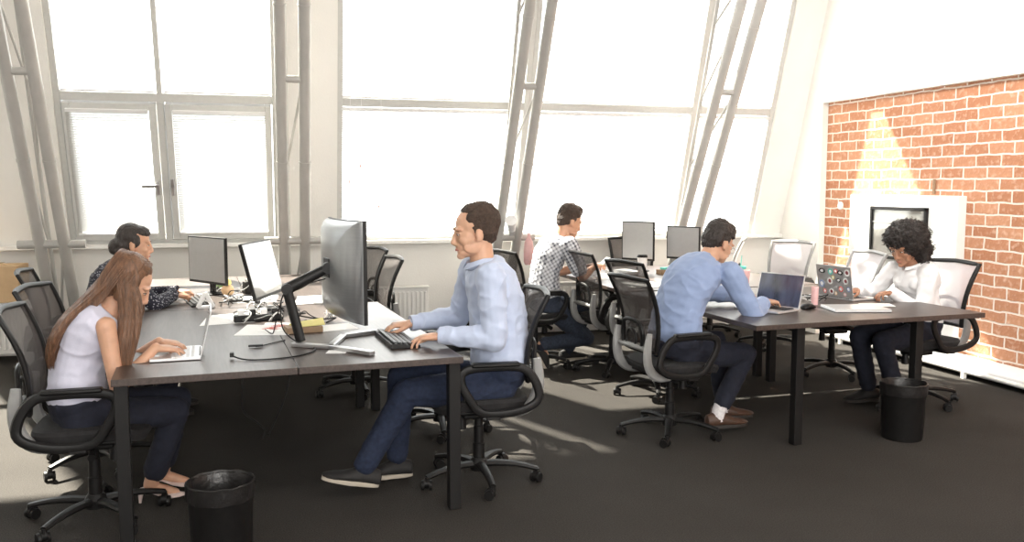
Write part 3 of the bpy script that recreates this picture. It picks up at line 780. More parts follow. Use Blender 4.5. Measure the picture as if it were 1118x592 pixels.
def head(g, T, neck, f=1.0, fem=False):
    """head in local frame (+x face, +y left); pitch positive looks down"""
    def P(x, y, z): return T @ V((x * f, y * f, z * f))
    r3 = T.to_3x3()
    def E(c, r): g.ell(P(*c), tuple(q * f for q in r), r3, 20, 14)
    E((-.014, 0, .036), (.098, .077, .088)); E((.030, 0, -.012), (.062, .064, .090)); E((.012, 0, -.060), (.066, .055, .050))
    jw = .9 if fem else 1.0
    E((.056, 0, -.084), (.036, .034 * jw, .026)); E((.079, 0, -.099), (.019, .021 * jw, .016)); E((.070, 0, -.050), (.026, .036, .034))
    for s in (-1, 1):
        E((.055, s * .036, -.026), (.030, .024, .026)); E((.074, s * .030, .027), (.020, .027, .010))
        E((.022, s * .047, -.060), (.048, .012, .034))
        E((-.006, s * .078, -.010), (.019, .009, .031)); E((.004, s * .072, -.030), (.010, .008, .012))
        g.cap(P(.098, s * .009, -.040), P(.088, s * .013, -.041), .0075 * f, .006 * f)
        E((.074, s * .031, .004), (.0135, .0165, .0115))
    g.cap(P(.086, 0, .018), P(.108, 0, -.032), .0085 * f, .0105 * f); g.cap(P(.106, 0, -.034), P(.099, 0, -.044), .0105 * f, .006 * f)
    g.cap(P(.084, -.017, -.066), P(.084, .017, -.066), .0075 * f, .0075 * f); g.cap(P(.091, -.007, -.062), P(.091, .007, -.062), .0068 * f, .0068 * f)
    g.cap(P(.084, -.014, -.076), P(.084, .014, -.076), .008 * f, .008 * f)
    nr = .047 if fem else .058
    g.cap(P(-.022, 0, -.045), neck, nr, nr * 1.08, seg=20)

def face_parts(root, T, org, f, browm, lipm=True):
    def P(x, y, z): return T @ V((x * f, y * f, z * f)) - org
    r3 = T.to_3x3()
    for s in (-1, 1):
        e = obj('eye', G().ell(P(.0795, s * .031, .003), (.0090 * f, .0130 * f, .0036 * f), r3, 14, 8), 'eyewhite', root)
        obj('iris', G().ell(P(.0872, s * .031, .002), (.0030 * f, .0055 * f, .0034 * f), r3, 12, 6), 'iris', e)
        obj('eyelash', G().tube([P(.083, s * .016, .006), P(.0905, s * .030, .0085), P(.078, s * .047, .0045)], .0016 * f, 6), 'iris', e)
        obj('eyebrow', G().tube([P(.0918, s * .014, .027), P(.0915, s * .030, .0315), P(.076, s * .050, .0265)], [.0022 * f, .0028 * f, .0012 * f], 8, flat=.6), browm, root)
    if lipm:
        obj('lips', G().tube([P(.086, -.021, -.070), P(.0955, -.007, -.066), P(.0965, 0, -.068), P(.0955, .007, -.066), P(.086, .021, -.070)], [.002 * f, .0048 * f, .0052 * f, .0048 * f, .002 * f], 8), 'lips', root)

def person(label, org, yaw, P):
    """P: pose dict in a local frame, +x forward, +y left, z up"""
    T0 = M.Translation(V(org)) @ M.Rotation(R(yaw), 4, 'Z')
    def W(p): return T0 @ V(p)
    r0 = T0.to_3x3()
    k = P.get('k', 1.0); fem = P.get('fem', False); vx = P.get('voxel', .0042); ORG = V(org)
    pel = W(P['pelvis']); che = W(P['chest']); nb = W(P['neck']); hc = W(P['head'])
    lat = (r0 @ V((0, 1, 0)))
    shl = Euler((0, 0, R(P.get('sh_yaw', 0)))).to_matrix() @ lat
    fwd = r0 @ V((1, 0, 0))
    def torso(g, inf, top=True, lo=0.0, cloth=False):
        # rings up the spine
        q = P.get('w', 1.0); b = P.get('belly', 0)
        wd = [(.0, .150, .115), (.12, .168, .125), (.30, .150 * (.88 if fem else 1), .108 + b), (.48, .150 * (.86 if fem else 1), .106 + b), (.68, .166 * (.92 if fem else 1), .118 + (.01 if fem else 0)), (.84, .172 * (.92 if fem else 1), .108), (.94, .140, .088), (1.0, .085, .066)]
        rs = []
        for t, a, d_ in wd:
            if t < lo: continue
            # quadratic bezier pelvis -> chest -> neck
            p = pel * (1 - t) ** 2 + che * 2 * t * (1 - t) + nb * t * t
            tn = ((che - pel) * (1 - t) + (nb - che) * t).normalized()
            ax = lat.lerp(shl, t).normalized(); ay = tn.cross(ax).normalized()
            if cloth and fem is False and t > .2 and t < .8: a *= 1.05
            rs.append([p + ax * cos(2 * pi * i / 24) * (a * q + inf) + ay * sin(2 * pi * i / 24) * (d_ * q + inf) for i in range(24)])
        g.rings(rs)
    hw = .155 if fem else .188
    sh = {}
    for s, n_ in ((1, 'L'), (-1, 'R')):
        o = V(P.get('sh' + n_, (0, 0, 0))); c = nb + shl * s * hw * P.get('w', 1.0) + r0 @ V((.005, 0, -.055)) + r0 @ o
        wr = W(P['wrist' + n_]); el, wr = ik(c, wr, P.get('ua', .285) * k, P.get('fa', .255) * k, r0 @ V(P.get('elh' + n_, (-.3, s * .5, -1))))
        sh[n_] = (c, el, wr)
    hips = {}
    for s, n_ in ((1, 'L'), (-1, 'R')):
        hp = pel + lat * s * .092 + r0 @ V((.02, 0, -.035)); an = W(P['ankle' + n_])
        kn, an = ik(hp, an, P.get('th', .435) * k, P.get('shn', .415) * k, r0 @ V(P.get('knh' + n_, (1, 0, .8))))
        hips[n_] = (hp, kn, an)
    Th = head_frame(hc, yaw + P.get('hyaw', 0), P.get('hpitch', 10), P.get('hroll', 0))
    hf = P.get('hf', 1.0)
    # --- body (one surface)
    g = G(); torso(g, -.010)
    head(g, Th, nb + V((0, 0, -.02)), hf, fem)
    ar = .82 if fem else 1.0
    for s, n_ in ((1, 'L'), (-1, 'R')):
        c, el, wr = sh[n_]
        g.cap(nb + shl * s * .05 + V((0, 0, -.055)), c, .050 * ar, .053 * ar); g.cap(c, c.lerp(el, .4), .052 * ar, .048 * ar); g.cap(c.lerp(el, .35), el, .048 * ar, .039 * ar)
        g.cap(el, el.lerp(wr, .4), .040 * ar, .040 * ar); g.cap(el.lerp(wr, .35), wr, .040 * ar, .026 * ar)
        hd = r0 @ V(P['hd' + n_]); hn = r0 @ V(P.get('hn' + n_, (0, 0, 1)))
        hand(g, wr, hd, hn, -s, P.get('curl' + n_, (18, 32, 22)), P.get('hs', .93 if fem else 1.0), P.get('ti', .35))
        hp, kn, an = hips[n_]
        g.cap(hp, kn, .070, .050); g.cap(kn, kn.lerp(an, .35), .048, .048); g.cap(kn.lerp(an, .3), an, .048, .034)
        ft = (r0 @ V(P.get('toe' + n_, (1, s * .15, 0)))).normalized()
        pm = P.get('pumps', False); tp = R(P.get('pitch' + n_, 0)); L_ = .115 if pm else .07
        g.cap(an + V((0, 0, -.012)), an + ft * (L_ * cos(tp) + .03 * sin(-tp)) + V((0, 0, L_ * sin(tp) + (-.058 if pm else -.045))), .029, .018)
    body = mobj('person', remesh(g, vx, 5, .5), P['skin'], None, ORG)
    tag(body, label, 'person', 'people working at the desks')
    face_parts(body, Th, ORG, hf, P['brow'])
    # --- trousers
    g = G()
    tq = P.get('leg', 1.0)
    rs = []
    for t, a, d_ in ((-.06, .10, .08), (-.03, .150, .115), (.05, .176, .128), (.14, .178, .130), (.24, .160 * (.9 if fem else 1), .116)):
        p = pel * (1 - t) + che * t if t > 0 else pel + V((0, 0, t)); tn = (che - pel).normalized(); ay = tn.cross(lat).normalized()
        rs.append([p + lat * cos(2 * pi * i / 24) * (a + .004) * P.get('w', 1) + ay * sin(2 * pi * i / 24) * (d_ + .004) * P.get('w', 1) for i in range(24)])
    g.rings(rs)
    for s, n_ in ((1, 'L'), (-1, 'R')):
        hp, kn, an = hips[n_]
        g.cap(hp + lat * s * -.01, hp.lerp(kn, .5), .098 * tq, .085 * tq); g.cap(hp.lerp(kn, .45), kn, .086 * tq, .067 * tq); g.cap(kn, kn.lerp(an, .35), .066 * tq, .062 * tq)
        g.cap(kn.lerp(an, .3), kn.lerp(an, P.get('cuff', .92)), .063 * tq, P.get('cuffr', .058))
    tro = mobj('trousers', remesh(g, .0075, 4, .5, wrinkle(.005, 10)), P['trousers'], body, ORG)
    # --- top
    g = G(); torso(g, .010, cloth=True)
    sl = P.get('sleeve', 1.0); st = P.get('top')
    for s, n_ in ((1, 'L'), (-1, 'R')):
        c, el, wr = sh[n_]
        if sl > 0:
            g.cap(nb + shl * s * .045 + V((0, 0, -.062)), c, .058 * ar, .066 * ar)
            f = P.get('sf', 1.0)
            if sl >= 1:
                g.cap(c, el, .066 * ar * f, .054 * ar * f); e2 = el.lerp(wr, P.get('cufft', .93))
                g.cap(el, el.lerp(wr, .5), .054 * ar * f, .050 * ar * f); g.cap(el.lerp(wr, .45), e2, .050 * ar * f, P.get('cuffw', .037))
            else: g.cap(c, c.lerp(el, sl), .066 * ar * f, .062 * ar * f)
        else: g.cap(nb + shl * s * .05 + V((0, 0, -.066)), c - shl * s * .028, .050 * ar, .055 * ar)
    if fem:
        for s in (-1, 1):
            t = .70; p = pel * (1 - t) ** 2 + che * 2 * t * (1 - t) + nb * t * t
            tn = ((che - pel) * (1 - t) + (nb - che) * t).normalized(); ff = lat.cross(tn).normalized()
            g.ell(p + ff * .075 + lat * s * .062, (.062, .058, .062))
    shirt = mobj(P.get('topname', 'shirt'), remesh(g, .0065, 3, .5, wrinkle(P.get('wr', .0065), 8)), st, body, ORG)
    if sl >= 1:
        for s, n_ in ((1, 'L'), (-1, 'R')):
            c, el, wr = sh[n_]; a = el.lerp(wr, P.get('cufft', .93) - .06); b = el.lerp(wr, P.get('cufft', .93) + .09)
            r_ = P.get('cuffw', .037) * 1.04
            o = obj('cuff', G(T=M.Translation(-ORG)).tube([a, a.lerp(b, .5), b], [r_ + .001, r_ + .003, r_ + .001], 18), st, shirt)
    if P.get('collar', True):
        n0 = nb + V((0, 0, -.012)); up_ = (hc - nb).normalized(); fw = r0 @ V((1, 0, 0)); cg = G(T=M.Translation(-ORG))
        ax = shl; rs0 = []
        N = 32; cr = .066 if fem else .074; hgt = P.get('colh', .044)
        lo = []; mid = []; fold = []
        for i in range(N + 1):
            a = pi * 2 * (i / N) * .93 + pi * .07        # opening in front
            dirv = fw * cos(a) + ax * sin(a)
            fr = max(0, cos(a))
            lo.append(n0 + dirv * (cr + .008) + V((0, 0, -.012 - .02 * fr)) + fw * .004)
            mid.append(n0 + dirv * (cr - .004) + V((0, 0, hgt - .028 * fr)) + fw * (.012))
            fold.append(n0 + dirv * (cr + .020) + V((0, 0, .004 - .040 * fr * fr)) + fw * (.010))
        vs = lo + mid + fold; m_ = N + 1; fs = []
        for i in range(N): fs += [(i, i + 1, m_ + i + 1, m_ + i), (m_ + i, m_ + i + 1, 2 * m_ + i + 1, 2 * m_ + i)]
        cg.add(vs, fs); obj('collar', cg, st, shirt, solid=.003, subsurf=1)
    # --- shoes
    for s, n_ in ((1, 'L'), (-1, 'R')):
        hp, kn, an = hips[n_]; ft = (r0 @ V(P.get('toe' + n_, (1, s * .15, 0)))).normalized(); tz = P.get('pitch' + n_, 0)
        shoe(body, ORG, an, ft, tz, P['shoe'], P.get('sole', 'soleb'), P.get('shoelen', .285), P.get('pumps', False))
        if P.get('sock'):
            obj('sock', G(T=M.Translation(-ORG)).tube([an + V((0, 0, -.045)) + ft * .01, an, an.lerp(kn, .14), an.lerp(kn, .26)], [.040, .041, .045, .047], 16, sub=1), P['sock'], body)
    return body, ORG, Th, hf, sh, W, r0

def shoe(body, ORG, an, ft, pitch, m, sole, L, pumps):
    # foot frame: origin under the ankle on the sole, x to the toe
    z = V((0, 0, 1)); y = z.cross(ft).normalized(); ht = .09 if not pumps else .085
    Tm = M(((ft.x, y.x, z.x, an.x), (ft.y, y.y, z.y, an.y), (ft.z, y.z, z.z, an.z - ht), (0, 0, 0, 1)))
    if pitch: Tm = Tm @ M.Translation((-.05, 0, 0)) @ M.Rotation(R(-pitch), 4, 'Y') @ M.Translation((.05, 0, 0))
    Tm = M.Translation(-ORG) @ Tm
    g = G(T=Tm); hl = -.30 * L + .02; rs = []
    if pumps:
        prof = [(-.055, .022, .052, .072), (-.035, .030, .050, .075), (0, .030, .042, .058), (.05, .034, .018, .034), (.10, .038, .004, .030), (.14, .032, .002, .026), (.175, .016, .003, .018), (.19, .004, .006, .012)]
    else:
        prof = [(-.078, .018, .018, .060), (-.070, .032, .016, .085), (-.03, .038, .015, .098), (.02, .040, .015, .100), (.06, .043, .015, .078), (.10, .048, .015, .060), (.145, .048, .015, .050), (.175, .038, .016, .042), (.195, .018, .020, .034)]
    for x, hw_, z0, z1 in prof:
        x *= L / .285; c = (z0 + z1) / 2; h = (z1 - z0) / 2; ring = []
        for i in range(18):
            a = 2 * pi * i / 18; ca, sa = cos(a), sin(a)
            ring.append(V((x, hw_ * (abs(ca) ** .7) * (1 if ca > 0 else -1) * (1 - .35 * max(0, sa)), c + h * (abs(sa) ** (.6 if sa < 0 else .9)) * (1 if sa > 0 else -1))))
        rs.append(ring)
    o = obj('shoe', g.rings(rs), m, body)
    if pumps:
        obj('heel', G(T=Tm).tube([(-.045, 0, .055), (-.05, 0, .0)], [.014, .006], 10), m, o)
    else:
        pts = []
        for i in range(28):
            a = 2 * pi * i / 28; x = .060 + .138 * cos(a); hw_ = .049 if x > .06 else .041
            pts.append(V((x * L / .285, hw_ * sin(a), 0)))
        obj('sole', G(T=Tm).prism(pts, (0, 0, .022)), sole, o, bevel=.004)

def hair_short(body, ORG, T, f, m, rec=0.0, top=.012, seed=1, side=1.0):
    g = G()
    def E(c, r): g.ell(T @ V(tuple(q * f for q in c)), tuple(q * f for q in r), T.to_3x3(), 26, 18)
    E((-.026 - rec * .5, 0, .050), (.093, .080, .085 + top)); E((-.050, 0, .010), (.063, .079 * side, .070)); E((-.060, 0, -.028), (.042, .056, .040))
    E((.030 - rec, 0, .095 + top * .4), (.048, .054, .034 + top))
    for s in (-1, 1): E((-.008, s * .066, .030), (.032, .016, .030)); E((.012 - rec * .4, s * .056, .070), (.040, .022, .034)); E((.008, s * .071, .012), (.006, .007, .020))
    inv = T.inverted()
    def d(p, n_):
        q = inv @ p
        return .0035 * noise.noise(q * 70 + V((seed, 0, 0))) + .004 * noise.noise(V((q.x * 30, q.y * 110, q.z * 40)))
    mobj('hair', remesh(g, .0045, 1, .4, d), m, body, ORG)

def locks(body, ORG, m, strands, seg=5):
    g = G(T=M.Translation(-ORG))
    for pts, r_ in strands: g.tube(pts, r_, seg, sub=1)
    return g
# ---- woman in the sleeveless top
B = person('woman in a sleeveless pale lilac top with long brown hair typing on a slim laptop', (-.87, 4.31, 0), 2, dict(
    fem=True, k=.97, w=.93, skin='skin', brow='hair_brown', pelvis=(0, 0, .535), chest=(-.035, 0, .83), neck=(.14, 0, .97), head=(.225, 0, 1.085), hpitch=34, hf=1.0,
    wristR=(.335, -.035, .795), wristL=(.335, .13, .795), hdR=(1, .12, -.12), hdL=(1, -.10, -.12), elhR=(-.6, -.5, -1), elhL=(-.4, .6, -1), curlR=(14, 30, 20), curlL=(14, 30, 20),
    ankleR=(.27, .16, .095), ankleL=(.31, .33, .095), toeR=(1, .25, 0), toeL=(1, .1, 0), trousers='navy', leg=.93, cuff=.80, cuffr=.056, top='top_lilac', topname='sleeveless_top', sleeve=0, collar=False, wr=.008, knhR=(1, .1, .9), knhL=(1, .2, .9),
    shoe='pump', pumps=True, shoelen=.25))
body, ORG, Th, hf, sh, W, r0 = B
g = G()
def hE(g, c, r): g.ell(Th @ V(c), r, Th.to_3x3(), 26, 18)
hE(g, (-.030, 0, .050), (.092, .086, .094)); hE(g, (.006, 0, .082), (.056, .066, .050)); hE(g, (-.055, 0, -.01), (.065, .084, .09))
for s in (-1, 1): hE(g, (.008, s * .070, .02), (.040, .020, .060)); hE(g, (.0, s * .076, -.035), (.032, .016, .045))
def curtain(g, path, ws, ts, side):
    rs = []
    for p, a, b in zip(path, ws, ts):
        p = W(p); ax = r0 @ V(side); ay = (r0 @ V((side[1], -side[0], 0)))
        rs.append([p + ax * cos(2 * pi * i / 20) * a + ay * sin(2 * pi * i / 20) * b for i in range(20)])
    g.rings(rs)
BK = [(.165, 0, 1.12), (.085, -.01, 1.04), (-.0, -.03, .965), (-.055, -.045, .885), (-.085, -.05, .80), (-.09, -.05, .74)]
FR = [(.225, -.072, 1.10), (.240, -.088, 1.02), (.240, -.110, .94), (.230, -.128, .85), (.215, -.138, .76), (.21, -.14, .70)]
FL = [(.225, .072, 1.10), (.240, .088, 1.02), (.240, .11, .94), (.23, .12, .86)]
curtain(g, BK, [.088, .10, .115, .12, .10, .05], [.05, .042, .036, .032, .022, .01], (0, 1, 0))
curtain(g, FR, [.045, .050, .050, .045, .030, .012], [.022, .026, .030, .026, .016, .008], (1, 0, 0))
curtain(g, FL, [.045, .050, .040, .02], [.022, .024, .022, .01], (1, 0, 0))
inv = Th.inverted()
hm = remesh(g, .005, 5, .5, lambda p, n_: .003 * noise.noise(V((p.x * 75, p.y * 75, p.z * 6))) + .002 * noise.noise(V((p.x * 170, p.y * 170, p.z * 10))))
hair = mobj('hair', hm, 'hair_brown', body, ORG)
random.seed(3)
lg = G(T=M.Translation(-ORG))
for path, ws, ts, side, cnt in ((BK, [.088, .10, .115, .12, .10, .06], [.052, .045, .038, .034, .026, .016], (0, 1, 0), 90), (FR, [.045, .050, .050, .045, .034, .02], [.024, .028, .032, .028, .02, .012], (1, 0, 0), 60)):
    for _ in range(cnt):
        a = random.uniform(0, 2 * pi); pts = []; ph = random.uniform(0, 6); e = random.uniform(.8, 1.0)
        for i, p in enumerate(path):
            ax = r0 @ V(side); ay = r0 @ V((side[1], -side[0], 0))
            pts.append(W(p) + ax * cos(a) * ws[i] * e + ay * sin(a) * ts[i] * (e + .05) + V((.003 * sin(ph + i), .003 * cos(ph + i * 1.3), -.012 * random.random() * (i == len(path) - 1))))
        lg.tube(pts, [.0028, .0032, .003, .0028, .002, .0007], 5, sub=1)
for s in (-1, 1):                                     # locks combed from the parting over the side of the head
    for _ in range(80):
        x = random.uniform(-.11, .042); j = random.uniform(-.004, .004)
        q = [Th @ V((x, s * .004, .138 - 2.2 * (x + .02) ** 2 + j * .5)), Th @ V((x * 1.02, s * .055, .118 - 2.0 * (x + .02) ** 2)), Th @ V((x * 1.0 - .005, s * (.086 + j - 1.2 * (x + .02) ** 2), .055)), Th @ V((x * .95 - .01, s * (.094 + j - 1.0 * (x + .02) ** 2), -.02))]
        if x > -.03: e_ = random.random(); q += [W((.225 + (x) * .55, s * (.092 + .01 * e_), 1.03)), W((.225 + x * .6, s * (.125 + .01 * e_), .93))]
        else: q += [W((.15 + x * .7, s * .085, 1.02)), W((.07 + x * .5, s * .09, .96))]
        lg.tube(q, [.0025, .0034, .0036, .0034, .003, .001], 5, sub=2)
obj('hair_strands', lg, 'hair_brown', hair)

# ---- man at the keyboard
B = person('man in pale blue shirt and jeans typing on black keyboard at the curved monitor', (1.09, 4.36, 0), 180, dict(
    k=1.06, w=1.06, skin='skin', brow='hair_short', pelvis=(0, 0, .56), chest=(-.045, 0, .90), neck=(.075, 0, 1.145), head=(.118, 0, 1.295), hpitch=8, hf=1.08, belly=.02,
    wristL=(.315, .115, .80), wristR=(.40, -.27, .805), hdL=(1, -.12, -.06), hdR=(1, .05, -.02), elhL=(-.7, .35, -1), elhR=(-.5, -.6, -1), curlL=(20, 30, 20), curlR=(22, 34, 25), hs=1.08, colh=.056,
    ankleL=(.70, .05, .135), ankleR=(.50, -.16, .105), toeL=(1, .05, 0), toeR=(1, -.1, 0), pitchL=14, trousers='jeans', top='shirt_blue', sf=1.12, cuffw=.039, wr=.010, knhL=(1, .1, 1.4), knhR=(1, -.2, 1.2),
    shoe='shoeblk', sole='solew', shoelen=.30, leg=1.04))
hair_short(B[0], B[1], B[2], B[3], 'hair_short', rec=.028, top=.006, seed=1)

# ---- dark haired woman
B = person('woman in navy dotted blouse with dark tied hair leaning on far left desk', (-1.10, 6.26, 0), 5, dict(
    fem=True, k=.97, w=.96, skin='skin_warm', brow='hair_dark', pelvis=(0, 0, .54), chest=(-.03, 0, .83), neck=(.145, 0, 1.01), head=(.215, 0, 1.145), hpitch=8, hyaw=-4, hf=1.02, voxel=.005,
    wristR=(.44, -.01, .80), wristL=(.46, .24, .80), hdR=(1, .15, -.05), hdL=(1, -.1, -.05), elhR=(.1, -.8, -.5), elhL=(-.2, .8, -.6), curlR=(30, 45, 30), curlL=(35, 50, 35),
    ankleR=(.35, -.12, .10), ankleL=(.38, .12, .10), trousers='navy', top='dots', topname='blouse', sf=1.1, cuffw=.036, shoe='shoeblk', colh=.03))
body, ORG, Th, hf, sh, W, r0 = B
g = G()
hE(g, (-.032, 0, .050), (.092, .084, .088)); hE(g, (.026, 0, .082), (.060, .066, .045)); hE(g, (-.060, 0, .00), (.068, .080, .085)); hE(g, (-.075, 0, -.05), (.050, .070, .060)); hE(g, (-.115, 0, -.03), (.045, .050, .055))
for s in (-1, 1): hE(g, (.004, s * .068, .025), (.036, .018, .045))
mobj('hair', remesh(g, .005, 3, .5, lambda p, n_: .0035 * noise.noise(V((p.x * 40, p.y * 120, p.z * 40)))), 'hair_dark', body, ORG)

# ---- man in the checked shirt
B = person('man in a checked short sleeved shirt and jeans looking at a phone in his hands', (2.20, 7.14, 0), 6, dict(
    k=1.0, skin='skin_warm', brow='hair_short', pelvis=(0, 0, .545), chest=(-.05, 0, .88), neck=(.135, 0, 1.09), head=(.225, 0, 1.225), hpitch=22, hf=1.06, voxel=.005,
    wristR=(.43, -.06, .835), wristL=(.44, .12, .82), hdR=(.9, .25, .25), hdL=(.9, -.3, .2), hnR=(-.2, -.3, .9), hnL=(-.1, .6, .7), elhR=(-.3, -.6, -1), elhL=(-.3, .6, -1), curlR=(30, 45, 30), curlL=(30, 45, 30),
    ankleR=(-.06, -.07, .20), ankleL=(.24, .06, .11), toeR=(1, 0, 0), pitchR=-62, sock='navy', trousers='jeans2', top='check', sleeve=.72, sf=1.18, shoe='shoeblk', sole='solew', knhR=(1, -.05, .1), knhL=(1, .1, .8)))
hair_short(B[0], B[1], B[2], B[3], 'hair_short', rec=0, top=.014, seed=2)

# ---- man at the open laptop
B = person('man in a blue shirt with glasses, seen from behind, typing on the dark screened laptop', (2.36, 4.95, 0), 21, dict(
    k=1.0, w=1.04, skin='skin', brow='hair_short', pelvis=(0, 0, .545), chest=(-.02, 0, .90), neck=(.27, 0, 1.05), head=(.375, -.0, 1.165), hpitch=28, hyaw=-6, hf=1.05, voxel=.0045,
    wristR=(.61, -.195, .80), wristL=(.71, .06, .80), hdR=(1, -.05, -.08), hdL=(1, -.12, -.05), elhR=(-.1, -.5, -1), elhL=(-.1, .8, -.6), curlR=(20, 32, 22), curlL=(20, 34, 24),
    ankleR=(.235, -.15, .12), ankleL=(.44, -.02, .12), toeR=(1, -.35, 0), toeL=(1, -.45, 0), trousers='navy', top='shirt_blue2', sf=1.14, cufft=.72, cuffw=.047, wr=.010, sock='sock', cuff=.80, cuffr=.058,
    knhR=(1, -.2, .8), knhL=(1, .1, .8), shoe='shoebrn', shoelen=.30))
hair_short(B[0], B[1], B[2], B[3], 'hair_dark', rec=-.006, top=.016, seed=3)
body, ORG, Th, hf = B[:4]
def PP(x, y, z): return Th @ V((x * hf, y * hf, z * hf)) - ORG
gl = G()
for s in (-1, 1):
    gl.tube([PP(.104, s * .031 + .022 * cos(a), .002 + .017 * sin(a)) for a in [2 * pi * i / 16 for i in range(16)]], .0016, 6, closed=True)
    gl.tube([PP(.102, s * .053, .006), PP(.06, s * .072, .008), PP(-.005, s * .084, .004), PP(-.02, s * .083, -.012)], .0016, 6)
gl.tube([PP(.104, -.009, .004), PP(.107, 0, .007), PP(.104, .009, .004)], .0014, 6)
o = obj('eyeglasses', gl, 'silver', None, loc=None); o.location = ORG; tag(o, 'thin silver eyeglasses worn by the man at the open laptop', 'glasses')

# ---- curly haired woman
B = person('woman with black curly hair in a white shirt working behind the sticker covered laptop', (4.38, 5.26, 0), 190, dict(
    fem=True, k=.98, w=.98, skin='skin_brown', brow='hair_curl', pelvis=(0, 0, .54), chest=(-.03, 0, .83), neck=(.085, 0, .985), head=(.165, 0, 1.11), hpitch=26, hyaw=6, hf=1.04, voxel=.0045,
    wristL=(.30, .03, .80), wristR=(.38, -.20, .80), hdL=(1, -.25, -.05), hdR=(1, .1, -.1), elhL=(-1, .7, -.8), elhR=(-.4, -.7, -.9), curlL=(35, 50, 35), curlR=(20, 35, 25),
    ankleL=(.30, .10, .10), ankleR=(.32, -.12, .10), trousers='navy', top='shirt_white', sf=1.16, cuffw=.038, wr=.009, shoe='shoeblk', colh=.035))
body, ORG, Th, hf, sh, W, r0 = B
g = G()
CL = [((-.050, 0, .045), (.140, .145, .125)), ((.028, 0, .105), (.092, .100, .058)), ((-.080, 0, -.06), (.095, .138, .10)), ((-.06, -.06, -.10), (.06, .055, .06)), ((-.06, .07, -.10), (.055, .05, .06))]
for c, r_ in CL: hE(g, c, r_)
hr = mobj('hair', remesh(g, .006, 1, .5, lambda p, n_: .016 * noise.noise(p * 26) + .010 * noise.noise(p * 60)), 'hair_curl', body, ORG)
random.seed(5); lg = G(T=M.Translation(-ORG)); r3 = Th.to_3x3()
for _ in range(1100):
    c, r_ = random.choices(CL, weights=[5, 4, 3, 1, 1])[0]
    d = V((random.gauss(0, 1), random.gauss(0, 1), random.gauss(0, 1))).normalized()
    if c[0] < 0 and c[2] > 0 and d.x > .75 and d.z < .2: continue
    p = V(c) + V((d.x * r_[0], d.y * r_[1], d.z * r_[2]))
    if p.x > .055 and p.z < .06: continue
    a = d.orthogonal().normalized(); b = d.cross(a); L = random.uniform(.012, .034); q = random.uniform(0, 6); rr = random.uniform(.004, .008); pts = []
    for i in range(9):
        t = i / 8; an = q + t * 9
        pts.append(Th @ (p + d * (L * t - .006) + a * cos(an) * rr + b * sin(an) * rr + V((0, 0, -.012 * t * t))))
    lg.tube(pts, .0017, 4)
obj('hair_curls', lg, 'hair_curl', hr)

# ---------------------------------------------------------------- things on the desks
DZ = .7405
def laptop(label, loc, rz, ang=108, w=.315, d=.218, lid='alu', scr='screen', stickers=False, base='alu', keys='keys'):
    t = thing('laptop', label, 'laptop', (loc[0], loc[1], DZ), R(rz))     # user at -x, hinge at +x
    obj('base', G().box((0, 0, .008), (d, w, .013)), base, t, smooth=False, bevel=.003)
    g = G()
    for i in range(5):
        for j in range(13): g.box((-.01 + .021 * i, -w / 2 + .028 + (w - .056) * j / 12, .0155), (.016, (w - .056) / 12 - .004, .003))
    obj('keyboard', g, keys, t, smooth=False)
    obj('trackpad', G().box((-.068, 0, .0148), (.062, .10, .0015)), 'greypl', t, smooth=False)
    a = R(ang); h = d * .98; u = V((-cos(a) * -1, 0, sin(a))) if False else V((-cos(a), 0, sin(a)))
    n_ = V((-sin(a), 0, -cos(a)))       # screen side faces the user
    hg = V((d / 2 - .004, 0, .014)); rot = M((( n_.x, 0, u.x), (n_.y, 1, u.y), (n_.z, 0, u.z)))
    l = obj('lid', G().box(hg + u * h / 2 - n_ * .003, (.006, w, h), rot), lid, t, smooth=False, bevel=.002)
    obj('screen', G().box(hg + u * (h / 2) + n_ * .0006, (.001, w - .014, h - .016), rot), scr, l, smooth=False)
    obj('hinge', G().tube([hg + V((0, -w * .38, -.002)), hg + V((0, w * .38, -.002))], .005, 8), 'black', t)
    if stickers:
        cols = ['pink', 'teal', 'white', 'blackgloss', 'yellow', 'shirt_blue2', 'redink', 'peach']
        spots = [(-.40, .82, .020, 2), (-.20, .80, .021, 3), (-.08, .84, .014, 6), (.08, .80, .018, 1), (.33, .80, .024, 3), (-.34, .55, .019, 2), (-.13, .55, .017, 3), (.12, .50, .020, 2), (.37, .38, .022, 5), (-.40, .30, .015, 5), (-.18, .28, .017, 6), (.10, .17, .018, 2), (.30, .15, .013, 6), (-.02, .12, .011, 7), (.02, .62, .012, 4), (-.28, .12, .012, 0)]
        for sy, sz_, r_, ci in spots:
            c = hg + u * (h * sz_) - n_ * .0065 + V((0, -sy * w, 0)); pts = []; r_ *= 1.25; el = 1.0 if ci != 3 else .62
            for i in range(14):
                b_ = 2 * pi * i / 14; pts.append(c + V((0, 1, 0)) * cos(b_) * r_ + u * sin(b_) * r_ * el)
            s_ = obj('sticker', G().prism(pts, -n_ * .0006), cols[ci], l, smooth=False)
            s_.data.materials.append(MT['white' if ci != 2 else 'shirt_blue2'])
            pts2 = [c - n_ * .0006 + (q - c) * .55 for q in pts]
            obj('sticker', G().prism(pts2, -n_ * .0004), 'white' if ci not in (2,) else 'maroon', l, smooth=False)
    return t
laptop('slim silver laptop with pale keys under the hands of the sleeveless woman', (-.455, 4.36), 4, 104, keys='keyw')
laptop('open silver laptop with a dark reflecting screen facing the man in the blue shirt', (3.01, 4.99), 24, 106, w=.33, d=.225, scr='screendark')
laptop('open grey laptop with round stickers on its lid facing the curly haired woman', (3.90, 5.39), 188, 100, w=.33, d=.23, lid='silver', stickers=True)
